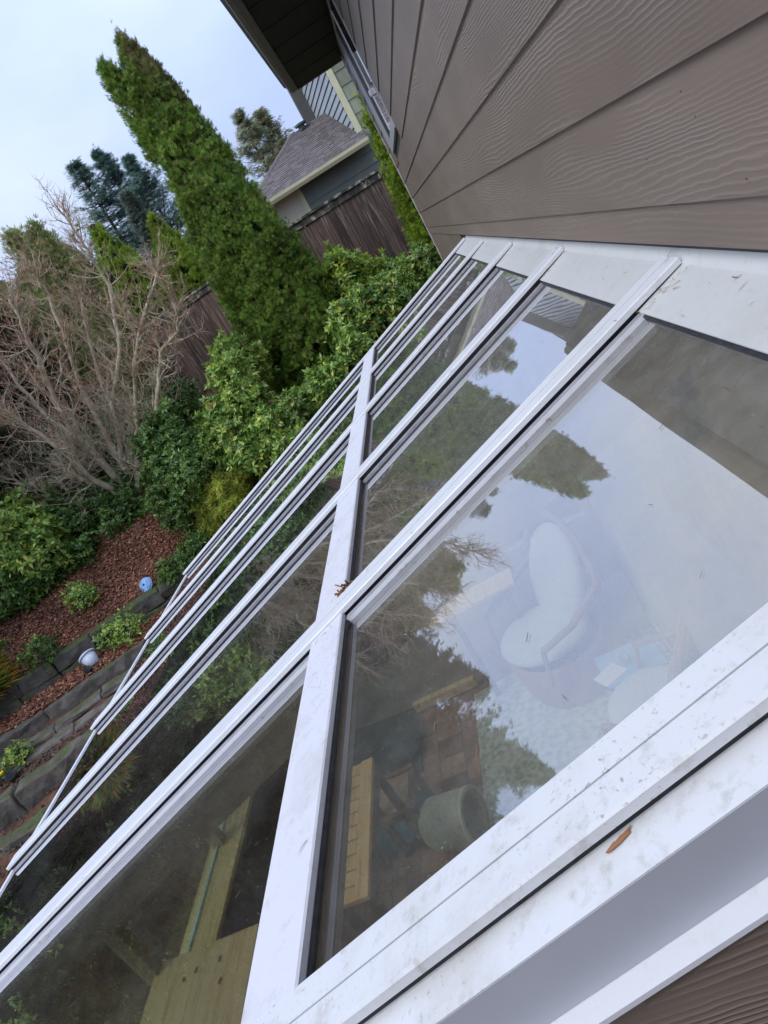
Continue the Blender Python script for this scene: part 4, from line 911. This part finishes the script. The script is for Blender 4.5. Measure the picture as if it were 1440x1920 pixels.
small_plant('young_shrub', 'pale leaved young shrub growing in the bark, nearest to the large dark bush', 155, 1130, -2.05, .15, G_LIGHT, 200, .055)
small_plant('young_shrub', 'pale leaved young shrub just above the mossy block wall', 190, 1172, -2.25, .17, G_LIGHT, 300, .055)
small_plant('seedling', 'tiny bright seedling in the bark above the blue basket', 287, 1040, -1.95, .07, G_LIGHT, 60, .05)
small_plant('seedling', 'small yellowish seedling low in the bark at the left', 70, 1205, -2.1, .08, G_LIGHT, 60, .05)
small_plant('seedling', 'small green seedling in the bark under the yellowish one', 45, 1235, -2.15, .08, G_LIGHT, 60, .05)
small_plant('strip_plant', 'bright yellow green plant on the strip by the eave', 252, 1195, -2.58, .22, G_LIGHT, 700, .045)
small_plant('strip_plant', 'leafy green plant on the strip behind the white pot', 208, 1185, -2.56, .20, G_RHODO, 600, .05)
small_plant('strip_plant', 'dark grey green plant on the strip left of the white pot', 118, 1268, -2.58, .22, G_DARK, 900, .04)
small_plant('strip_plant', 'small bright leaf rosette against the mossy blocks', 62, 1275, -2.56, .08, G_LIGHT, 60, .06)
small_plant('fern', 'low green fern on the soil between the two lower kerbs', 50, 1432, -2.86, .15, G_LIGHT, 400, .05)
small_plant('pot_plant', 'small leafy plant with yellow flowers beside the black pot', 5, 1468, -2.87, .13, G_LIGHT, 250, .05)
p = atz(5, 1452, -2.74); MB().lathe([(.0, .0), (.025, .01), (.03, .03), (0, .035)], p, 9).build('yellow_flower', surf('yellow_petal', [(.7, .45, .03), (.8, .55, .05)]), bpy.data.objects['pot_plant'])
# golden thread bush
def grassy(name, label, p, r, h, mat, n, size, cat='shrub', droop=.3, wid=1):
    gz = float(ground_z(p[0], p[1])); root = empty(name, (p[0], p[1], gz), label, cat); d = rdir(n, .55); d[:, 2] = np.abs(d[:, 2])
    P = np.array([p[0], p[1], gz]) + d * np.array([r, r, h]) * rng.uniform(.35, 1, (n, 1)) ** .6
    D = d * np.array([1, 1, .4]) + rng.normal(0, .25, (n, 3)) - Z3 * droop; V2, F2 = scatter(P, D, rdir(n), rng.uniform(.6, 1.3, n) * size, BLADE_V, BLADE_F, wid); npmesh('foliage', V2, F2, mat, root)
    q = 60; mb = MB()
    for i in range(14): mb.tube([(p[0], p[1], gz), Vector((p[0], p[1], gz)) + Vector(d[i]) * r * .8], [.012, .004], 4, False)
    mb.build('stems', BARKT, root); return root
shrub('thread_cypress', 'feathery golden green thread leaf bush beside the sunroom eave', lob((412, 955, 8.75, .26), (385, 920, 8.95, .22), (430, 915, 8.8, .24), (400, 985, 8.6, .18), (445, 950, 8.6, .2)), G_GOLD, 11000, .10, up=.9, tv=FIN_V, tf=FIN_F)
G_ORG = foliage('orange_green_grass', [(.12, .20, .03), (.25, .30, .05), (.45, .20, .05), (.50, .30, .06), (.10, .16, .03)], .6, .3, .2)
grassy('ornamental_grass', 'green and orange ornamental grass at the left edge by the kerb', atz(-5, 1345, -2.58), .42, .40, G_ORG, 3000, .26, 'grass', .1, wid=.7)

# bare multi-stemmed shrub
bs = empty('bare_shrub', tuple(at(272, 965, 10.0)), 'large leafless many-stemmed shrub with lichened branches, left of the fence', 'shrub')
limbs = [[(270, 960, 10), (225, 945, 9.9), (150, 978, 9.7), (100, 935, 9.6), (60, 905, 9.5), (0, 890, 9.4)],
         [(268, 955, 10), (210, 930, 10.0), (120, 880, 10.1), (60, 850, 10.2), (0, 845, 10.2)],
         [(266, 950, 10), (215, 890, 10.1), (165, 830, 10.2), (90, 780, 10.3), (20, 700, 10.4), (-30, 640, 10.5)],
         [(266, 945, 10), (235, 870, 10.0), (215, 760, 10.1), (230, 660, 10.2), (205, 540, 10.3), (165, 470, 10.3), (120, 405, 10.4)],
         [(268, 940, 10), (262, 890, 9.8), (290, 840, 9.7), (297, 720, 9.7), (300, 660, 9.7), (332, 620, 9.7), (322, 570, 9.7)],
         [(267, 945, 10), (255, 880, 9.9), (262, 800, 9.8), (250, 700, 9.8), (262, 620, 9.8), (290, 520, 9.8), (295, 500, 9.9)],
         [(266, 945, 10), (190, 870, 9.6), (130, 790, 9.5), (70, 690, 9.5), (45, 610, 9.5), (25, 560, 9.5)],
         [(266, 945, 10), (200, 820, 10.4), (150, 720, 10.6), (120, 620, 10.6), (80, 540, 10.7), (60, 500, 10.7)],
         [(266, 950, 10), (180, 900, 9.5), (110, 840, 9.3), (40, 790, 9.2), (-30, 740, 9.1)],
         [(266, 945, 10), (240, 840, 10.5), (190, 700, 10.7), (160, 600, 10.8), (150, 560, 10.8)],
         [(266, 948, 10), (140, 930, 9.9), (50, 960, 9.6), (-30, 930, 9.5)]]
tw1, tw2 = MB(), MB(); knob = []
def spawn(p, d, L_, r, lev):
    n_ = 3; pts = [Vector(p)]; dd = Vector(d).normalized()
    for i in range(n_):
        dd = (dd + Vector(rng.normal(0, .18, 3)) + Vector((0, 0, .10))).normalized(); pts.append(pts[-1] + dd * L_ / n_)
    (tw1 if lev < 2 else (tw2 if rng.random() < (.5 if p[2] > .1 else .18) else tw1)).tube(pts, [r, r * .8, r * .6, r * .3], 4 if lev < 2 else 3, False)
    if lev >= 2 and rng.random() < .009: knob.append(pts[2])
    if lev < 3:
        for i in range(4):
            q = pts[rng.integers(1, 4)]; d2 = (dd + Vector(rng.normal(0, .62, 3)) + Vector((0, 0, .12))).normalized(); spawn(q, d2, L_ * rng.uniform(.5, .75), r * .55, lev + 1)
for lim in limbs:
    pts = [at(a, b_, c) + Vector(rng.normal(0, .02, 3)) for a, b_, c in lim]
    # smooth
    fine = []
    for a, b_ in zip(pts[:-1], pts[1:]):
        for k in range(4): fine.append(a.lerp(b_, k / 4) + Vector(rng.normal(0, .012, 3)))
    fine.append(pts[-1]); n_ = len(fine); rads = [.044 * (1 - i / n_) ** .9 + .009 for i in range(n_)]
    MB().tube(fine, rads, 7).build('branch', TWIG, bs, smooth=True)
    for i in range(4, n_):
        for k in range(4 if rng.random() < .3 else 3):
            d = (fine[i] - fine[i - 1]).normalized(); d = (d * .7 + Vector(rng.normal(0, .6, 3)) + Vector((0, 0, .12))).normalized(); spawn(fine[i], d, rng.uniform(.35, .8) * (1 - .55 * i / n_), .0095, 1)
tag(tw1.build('twigs', TWIG, bs), kind='stuff'); tag(tw2.build('red_twigs', TWIGR, bs), kind='stuff')
kb_ = MB()
for q in knob[:70]: kb_.lathe([(0, -.022), (.02, -.014), (.026, 0), (.02, .014), (0, .022)], q, 7)
tag(kb_.build('lichen_tufts', surf('pale_green_lichen', [(.20, .23, .12), (.30, .33, .18)], 30, .9), bs), kind='stuff')

# ------------------------------------------------------------------ small things on the beds
BLUE = surf('light_blue_plastic', [(.30, .50, .80), (.36, .58, .86)], 9, .45, bs=.05)
p = atz(280, 1102, -2.27); bk = empty('basket', tuple(p), 'light blue ribbed plastic basket lying upturned on the mossy wall', 'basket')
q = Vector((-.25, -.75, .62)).normalized(); m = MB(); m.lathe([(0, .055), (.022, .055), (.05, .05), (.092, .035), (.105, 0), (.099, -.002), (.088, .028), (0, .045)], p + Vector((0, 0, .05)), 16, q); m.build('shell', BLUE, bk, smooth=False)
for k in range(7):
    a = q.to_track_quat('Z', 'Y'); x_ = -.075 + .025 * k; hl = math.sqrt(max(0.0004, .095 ** 2 - x_ ** 2)); c = p + Vector((0, 0, .05))
    MB().tube([c + a @ Vector((x_, -hl, .036)), c + a @ Vector((x_, -hl * .4, .055)), c + a @ Vector((x_, hl * .4, .055)), c + a @ Vector((x_, hl, .036))], .005, 5).build('rib', BLUE, bk)
MB().lathe([(.018, 0), (.02, .004), (0.001, .005)], p + Vector((0, 0, .05)) + q * .055, 12, q).build('hole', RUBBER, bk)
p = atz(180, 1246, -2.58); pt = empty('flower_pot', tuple(p), 'white plastic flower pot tipped against the planting strip', 'pot'); q = Vector((-.45, .45, .75)).normalized()
m = MB(); m.lathe([(0, 0), (.07, 0), (.105, .17), (.10, .17), (.066, .01), (0, .01)], p, 20, q); m.build('body', surf('white_plastic', [(.58, .62, .70), (.66, .70, .78)], 9, .4, bs=.02), pt, smooth=True)
m = MB(); m.lathe([(.105, .155), (.118, .155), (.118, .178), (.10, .178)], p, 20, q); m.build('rim', surf('white_plastic', [(.58, .62, .70), (.66, .70, .78)]), pt, smooth=True)
m = MB(); m.lathe([(0.001, .14), (.095, .14)], p, 16, q); m.build('soil', DARKB, pt)
for px, py, z, r_, lb in [(30, 1462, -2.88, .06, 'small black nursery pot between the two lower kerbs'), (170, 1262, -2.60, .05, 'small black pot half buried below the white pot')]:
    p = atz(px, py, z); bp = empty('nursery_pot', tuple(p), lb, 'pot'); m = MB(); m.lathe([(0, 0), (r_ * .75, 0), (r_, r_ * 1.7), (r_ * .92, r_ * 1.7), (r_ * .7, .01), (0, .01)], p, 14, (.2, -.3, .9)); m.build('body', RUBBER, bp, smooth=True); m = MB(); m.lathe([(r_, r_ * 1.55), (r_ * 1.1, r_ * 1.55), (r_ * 1.1, r_ * 1.75), (r_ * .93, r_ * 1.75)], p, 14, (.2, -.3, .9)); m.build('rim', RUBBER, bp)

# ------------------------------------------------------------------ things inside the sunroom
FL = -3.4
def ellips(c, r, seg=20, rings=12, rot=None, flat=1.0):
    m = MB(); vs = []
    for i in range(rings + 1):
        th = math.pi * i / rings
        for j in range(seg):
            ph = 2 * math.pi * j / seg; v = Vector((r[0] * math.sin(th) * math.cos(ph), r[1] * math.sin(th) * math.sin(ph), r[2] * math.copysign(abs(math.cos(th)) ** flat, math.cos(th)))); v = (rot @ v) if rot else v; vs.append(Vector(c) + v)
    m.v = [tuple(v) for v in vs]; m.f = [(i * seg + j, (i + 1) * seg + j, (i + 1) * seg + (j + 1) % seg, i * seg + (j + 1) % seg) for i in range(rings) for j in range(seg)]; return m
CUSH = surf('pale_cushion_fabric', [(.58, .62, .58), (.70, .74, .70)], 60, .9, bs=.3, bd=.003)
WICK = surf('tan_wicker', [(.30, .20, .12), (.46, .33, .21)], 70, .7, bs=.5, bd=.004)
def armchair(label, c, yaw, back_mat=CUSH, s=1.0):
    root = empty('wicker_chair', (c[0], c[1], FL), label, 'armchair', 'wicker chairs in the sunroom'); qz = Matrix.Rotation(yaw, 3, 'Z'); cz = Vector((c[0], c[1], FL))
    T = lambda x, y, z: cz + qz @ Vector((x * s, y * s, z * s))
    # yaw 0: faces -x
    ellips(T(-.04, 0, .44), (.30 * s, .29 * s, .085 * s), rot=qz).build('seat_cushion', CUSH, root, smooth=True)
    tilt = qz @ Matrix.Rotation(R(24), 3, 'Y'); ellips(T(.22, 0, .72), (.085 * s, .27 * s, .34 * s), rot=tilt).build('back_cushion', back_mat, root, smooth=True)
    pts = [T(-.22, -.33, .58), T(.0, -.37, .62)] + [T(.25 + .10 * math.sin(a), -.36 * math.cos(a), .66 + .44 * math.sin(a)) for a in np.linspace(.15, math.pi - .15, 12)] + [T(0, .37, .62), T(-.22, .33, .58)]
    MB().tube(pts, .022 * s, 8).build('rim', WICK, root, smooth=True)
    m = MB(); m.lathe([(.26 * s, 0), (.30 * s, .1), (.33 * s, .34 * s), (.30 * s, .36 * s)], cz, 22); m.build('woven_base', WICK, root, smooth=True)
    for sg in (-1, 1): MB().tube([T(-.22, .33 * sg, .58), T(-.26, .31 * sg, .34)], .018 * s, 6).build('arm', WICK, root)
    return root
armchair('round wicker armchair with pale cushions, standing on the pale rug', (-.30, 4.30), R(25), s=1.14)
armchair('wicker armchair with a grey patterned back cushion, nearest to the near end of the room', (.16, 3.25), R(-35), surf('grey_patterned_fabric', [(.26, .28, .27), (.50, .50, .47), (.36, .33, .33)], 14, .9))
RUG = surf('pale_sage_rug', [(.30, .38, .31), (.50, .56, .48), (.62, .66, .60)], 22, .95, bs=.4, bd=.006, lo=.38, hi=.62, detail=8)
m = MB(); m.hexa([(-1.20, 3.0, FL + .001), (.38, 3.0, FL + .001), (.38, 4.86, FL + .001), (-1.10, 4.62, FL + .001), (-1.20, 3.0, FL + .012), (.38, 3.0, FL + .012), (.38, 4.86, FL + .012), (-1.10, 4.62, FL + .012)]); tag(m.build('rug', RUG), 'pale sage speckled rug under the wicker armchairs', 'rug')
MAT_ = surf('dark_green_mat', [(.045, .06, .055), (.09, .11, .10)], 40, .95, bs=.4, bd=.004)
m = MB(); m.hexa([(-2.26, 4.06, FL + .001), (-1.60, 4.04, FL + .001), (-1.62, 4.80, FL + .001), (-2.27, 4.85, FL + .001), (-2.26, 4.06, FL + .014), (-1.60, 4.04, FL + .014), (-1.62, 4.80, FL + .014), (-2.27, 4.85, FL + .014)]); tag(m.build('floor_mat', MAT_), 'dark grey green mat lying on the terracotta tiles', 'mat')
o = ellips((-1.75, 4.28, FL + .10), (.20, .15, .09), rot=Matrix.Rotation(R(20), 3, 'Z')).build('cushion', surf('glossy_dark_teal', [(.03, .045, .05), (.07, .10, .11)], 9, .25), None, smooth=True); tag(o, 'glossy dark teal floor cushion on the dark mat', 'cushion')
o = ellips((-1.98, 3.98, FL + .045), (.033, .033, .03)).build('ball', surf('white_ball', [(.6, .7, .62), (.7, .78, .7)], 9, .4), None, smooth=True); tag(o, 'small pale ball on the tiles at the corner of the dark mat', 'ball')
# slatted pine top on a brown stand
BZ = -2.6; bt = empty('slatted_stand', (-1.68, 2.92, FL), 'tall narrow stand with a slatted pale pine top', 'stand')
m = MB(); m.box((-1.655, 2.43, BZ - .03), (-1.575, 3.40, BZ)); m.build('top_plank', PINE, bt, bevel=.003)
for k in range(10):
    y = 2.432 + k * .097; MB().box((-1.775, y, BZ - .028), (-1.657, y + .086, BZ - .003)).build('slat', PINE, bt, bevel=.002)
MB().box((-1.775, 2.45, BZ - .09), (-1.755, 3.38, BZ - .03)).build('rail', PINE, bt)
MB().box((-1.595, 2.45, BZ - .10), (-1.575, 3.38, BZ - .031)).build('rail', BROWNW, bt)
for x_, y_ in ((-1.75, 2.47), (-1.60, 2.47), (-1.75, 3.36), (-1.60, 3.36)): MB().box((x_ - .022, y_ - .022, FL), (x_ + .022, y_ + .022, BZ - .031)).build('leg', BROWNW, bt)
# low brown stool with woven seat and the teal tray
st_ = empty('stool', (-1.72, 3.5, FL), 'low brown wooden stool with a woven seat, beside the teal tray', 'stool')
for x_, y_ in ((-1.92, 3.32), (-1.52, 3.32), (-1.92, 3.68), (-1.52, 3.68)): MB().box((x_ - .02, y_ - .02, FL), (x_ + .02, y_ + .02, FL + .40)).build('leg', BROWNW, st_)
for a, b_ in (((-1.94, 3.30, FL + .34), (-1.50, 3.34, FL + .39)), ((-1.94, 3.66, FL + .34), (-1.50, 3.70, FL + .39)), ((-1.94, 3.345, FL + .34), (-1.90, 3.655, FL + .39)), ((-1.54, 3.345, FL + .34), (-1.50, 3.655, FL + .39))): MB().box(a, b_).build('seat_rail', BROWNW, st_)
MB().box((-1.895, 3.345, FL + .36), (-1.545, 3.655, FL + .375)).build('woven_seat', WICK, st_)
m = MB(); m.lathe([(0, .0), (.19, .0), (.235, .05), (.245, .052), (.24, .044), (.195, -.006), (0, -.006)], (-1.78, 3.62, FL + .012), 32); tag(m.build('tray', surf('teal_glaze', [(.01, .14, .17), (.02, .22, .25)], 5, .2, bs=.0), None, smooth=True), 'round teal tray on the tiles under the stool', 'tray')
# bucket lying on its side
bc = empty('planter', (-1.30, 3.26, -3.22), 'pale green grey cylindrical planter lying on its side on the tiles', 'planter')
PLG = surf('pale_green_grey', [(.40, .42, .33), (.54, .56, .45)], 60, .7, bs=.3, bd=.002); ax = Vector((.9, -.28, .08))
m = MB(); m.lathe([(.001, 0), (.13, 0), (.165, .05), (.18, .30), (.175, .34), (.16, .34), (.155, .30), (.14, .06), (.001, .03)], (-1.50, 3.34, -3.22), 26, ax); m.build('shell', PLG, bc, smooth=True)
m = MB(); m.lathe([(.176, .335), (.186, .338), (.186, .352), (.158, .352)], (-1.50, 3.34, -3.22), 26, ax); m.build('rim', CUSH, bc, smooth=True)
m = MB(); m.lathe([(.001, .05), (.12, .07)], (-1.50, 3.34, -3.22), 20, ax); m.build('hollow_shade_disc', surf('painted_hollow_shade', [(.01, .01, .01), (.02, .02, .02)]), bc)  # black disc painting the shade inside the open planter
# low table: blue cloth and papers, pine shelf plank
tb = empty('side_table', (.10, 3.75, FL), 'low side table with a light blue top between the wicker armchairs', 'table')
MB().box((-.10, 3.60, -3.03), (.30, 3.92, -3.0)).build('table_top', surf('light_blue_top', [(.20, .42, .60), (.30, .52, .68)], 5, .5), tb, bevel=.004)
for x_, y_ in ((-.07, 3.63), (.27, 3.63), (-.07, 3.89), (.27, 3.89)): MB().box((x_ - .015, y_ - .015, FL), (x_ + .015, y_ + .015, -3.031)).build('leg', BROWNW, tb)
m = MB(); m.hexa([(-.16, 3.72, -2.999), (-.10, 3.60, -2.999), (.06, 3.68, -2.999), (.0, 3.80, -2.999), (-.16, 3.72, -2.996), (-.10, 3.60, -2.996), (.06, 3.68, -2.996), (.0, 3.80, -2.996)]); tag(m.build('papers', surf('white_paper', [(.72, .74, .74), (.78, .8, .8)], 9, .8)), 'white papers lying on the light blue table top', 'paper')
m = MB(); m.lathe([(0, 0), (.03, 0), (.032, .06), (.028, .06), (.026, .005), (0, .005)], (.08, 3.74, -2.995), 14); tag(m.build('jar', WALLGLASS, None, smooth=True), 'small glass jar on the light blue table top', 'jar')
sh = empty('shelf', (-.72, 4.5, FL), 'pale pine shelf board on a brown post by the far end wall', 'shelf')
m = MB(); m.hexa([(-1.08, 4.36, -2.52), (-.36, 4.42, -2.52), (-.36, 4.66, -2.52), (-.95, 4.60, -2.52), (-1.08, 4.36, -2.5), (-.36, 4.42, -2.5), (-.36, 4.66, -2.5), (-.95, 4.60, -2.5)]); m.build('board', PINE, sh)
for x_ in (-.9, -.45): MB().box((x_ - .02, 4.48, FL), (x_ + .02, 4.52, -2.521)).build('post', BROWNW, sh)
o = MB().box((-1.62, 4.70, FL + .02), (-1.05, 4.76, FL + .10)); tag(o.build('wood_batten', PINEX, None, bevel=.003), 'olive timber batten lying on the tiles by the far wall', 'batten')
MB_ = MB(); pz = empty('papers_stack', (.30, 4.55, -3.02), 'white wire letter rack with papers by the far wall', 'rack'); MB().box((.05, 4.50, -3.4), (.38, 4.80, -3.03)).build('box', CREAMWALL, pz)
for k in range(7): MB().tube([(.10 + k * .035, 4.52, -3.03), (.10 + k * .035, 4.53, -2.90), (.10 + k * .035, 4.72, -2.90), (.10 + k * .035, 4.73, -3.03)], .003, 4).build('wire', WHITE, pz)
# wooden counter by the front wall
ct_ = empty('counter', (-2.32, 1.5, FL), 'pale green tinged pine counter made of wide planks beside the front windows', 'counter')
for k in range(4):
    x_ = -2.56 + k * .145; MB().box((x_, .62, -2.335), (x_ + .1435, 2.235, -2.3)).build('plank', PINEX, ct_, bevel=.002)
for kx, ky in ((-2.30, 2.12), (-2.36, 2.10), (-2.17, 2.13), (-2.14, 2.02), (-2.45, 1.9), (-2.2, 1.6)):
    m = MB(); m.add([(kx + .010 * math.cos(a), ky + .017 * math.sin(a), -2.2992) for a in np.linspace(0, 6.28, 9)[:-1]] , [tuple(range(8))]); m.build('knot', BROWNW, ct_)
MB().box((-2.56, 2.20, -2.40), (-1.98, 2.232, -2.3355)).build('edge_board', PINEX, ct_)
for x_, y_ in ((-2.52, .68), (-2.02, .68), (-2.52, 2.16), (-2.02, 2.16)): MB().box((x_ - .035, y_ - .035, FL), (x_ + .035, y_ + .035, -2.336)).build('leg', OLIVEW, ct_)

# ------------------------------------------------------------------ litter on the roof
NEED = foliage('dry_needle', [(.20, .09, .04), (.32, .15, .07), (.12, .06, .03)], .8, 0, .3)
nn = 1250; u = rng.uniform(.02, 3.1, nn); yv = rng.uniform(.5, 4.9, nn)
u[:150] = rng.uniform(.0, .10, 150); hh = np.full(nn, -.0285)
nearcap = rng.random(nn) < .5
capi = rng.integers(1, 6, nn); yv = np.where(nearcap, np.array(CAPY)[capi] - .06 + rng.normal(0, .008, nn), yv)
hh = np.where((u < .12), -.0150, hh); onbar = (u > .95) & (u < 1.05); hh = np.where(onbar, -.0055, hh)
for yc in CAPY: hh = np.where(np.abs(yv - yc) < .045, .0008, hh)
keep = u < 3.2
P = np.array([list(rpt(a, b_, c)) for a, b_, c in zip(u[keep], yv[keep], hh[keep])]); n_ = len(P)
D = np.stack([rng.normal(0, 1, n_), rng.normal(0, 1, n_)], -1); D3 = D[:, 0:1] * np.array(DR) + D[:, 1:2] * np.array([0, 1, 0])
V2, F2 = scatter(P, D3, np.tile(np.array(NN), (n_, 1)) + rng.normal(0, .1, (n_, 3)), rng.uniform(.008, .024, n_), np.array([(-.035, 0, .01), (.035, 0, .01), (.09, .5, .06), (.02, .5, .06), (.0, 1, .03)], float), np.array([(0, 1, 2), (0, 2, 3), (3, 2, 4)]))
tag(npmesh('dry_needles', V2, F2, NEED), 'scattered dry brown conifer needles lying on the glass roof', 'needles', kind='stuff')
# brown leaf on the near flashing
p = pl = None
v = ray(1160, 1580); hpl = -.0233; d_ = NN.dot(rpt(0, 0, hpl)); c = v * (d_ / v.dot(NN))
lf = MB(); ls = .0115
outl = [(-1, -.2), (-.7, .35), (-.3, .3), (-.1, .55), (0, .3), (.35, .35), (.7, .75), (.75, .3), (1.1, .1), (.6, -.35), (0, -.5), (-.6, -.45)]
ex, ey = RT - NN * RT.dot(NN), UP - NN * UP.dot(NN); ex.normalize(); ey.normalize()
top = [c + ex * a * ls + ey * b_ * ls * 1.15 + NN * (.001 + .0015 * abs(b_)) for a, b_ in outl]; k = len(top)
lf.v = [tuple(q) for q in top] + [tuple(c + NN * .0035)] + [tuple(q - NN * .0008) for q in top]
lf.f = [(i, (i + 1) % k, k) for i in range(k)] + [(i, k + 1 + i, k + 1 + (i + 1) % k, (i + 1) % k) for i in range(k)]
tag(lf.build('dead_leaf', NEED), 'small torn brown leaf on the white flashing near the lower right', 'leaf')
cl = MB()
for i in range(26):
    q = rpt(.944 + rng.normal(0, .012), CAPY[1] + half + .012 + rng.normal(0, .010), -.004 + rng.uniform(0, .006)); cl.tube([q, q + Vector(rng.normal(0, .008, 3))], .0022, 4)
tag(cl.build('debris_clump', NEED), 'little clump of dark debris where the cross bar meets the nearest inner cap', 'debris', kind='stuff')
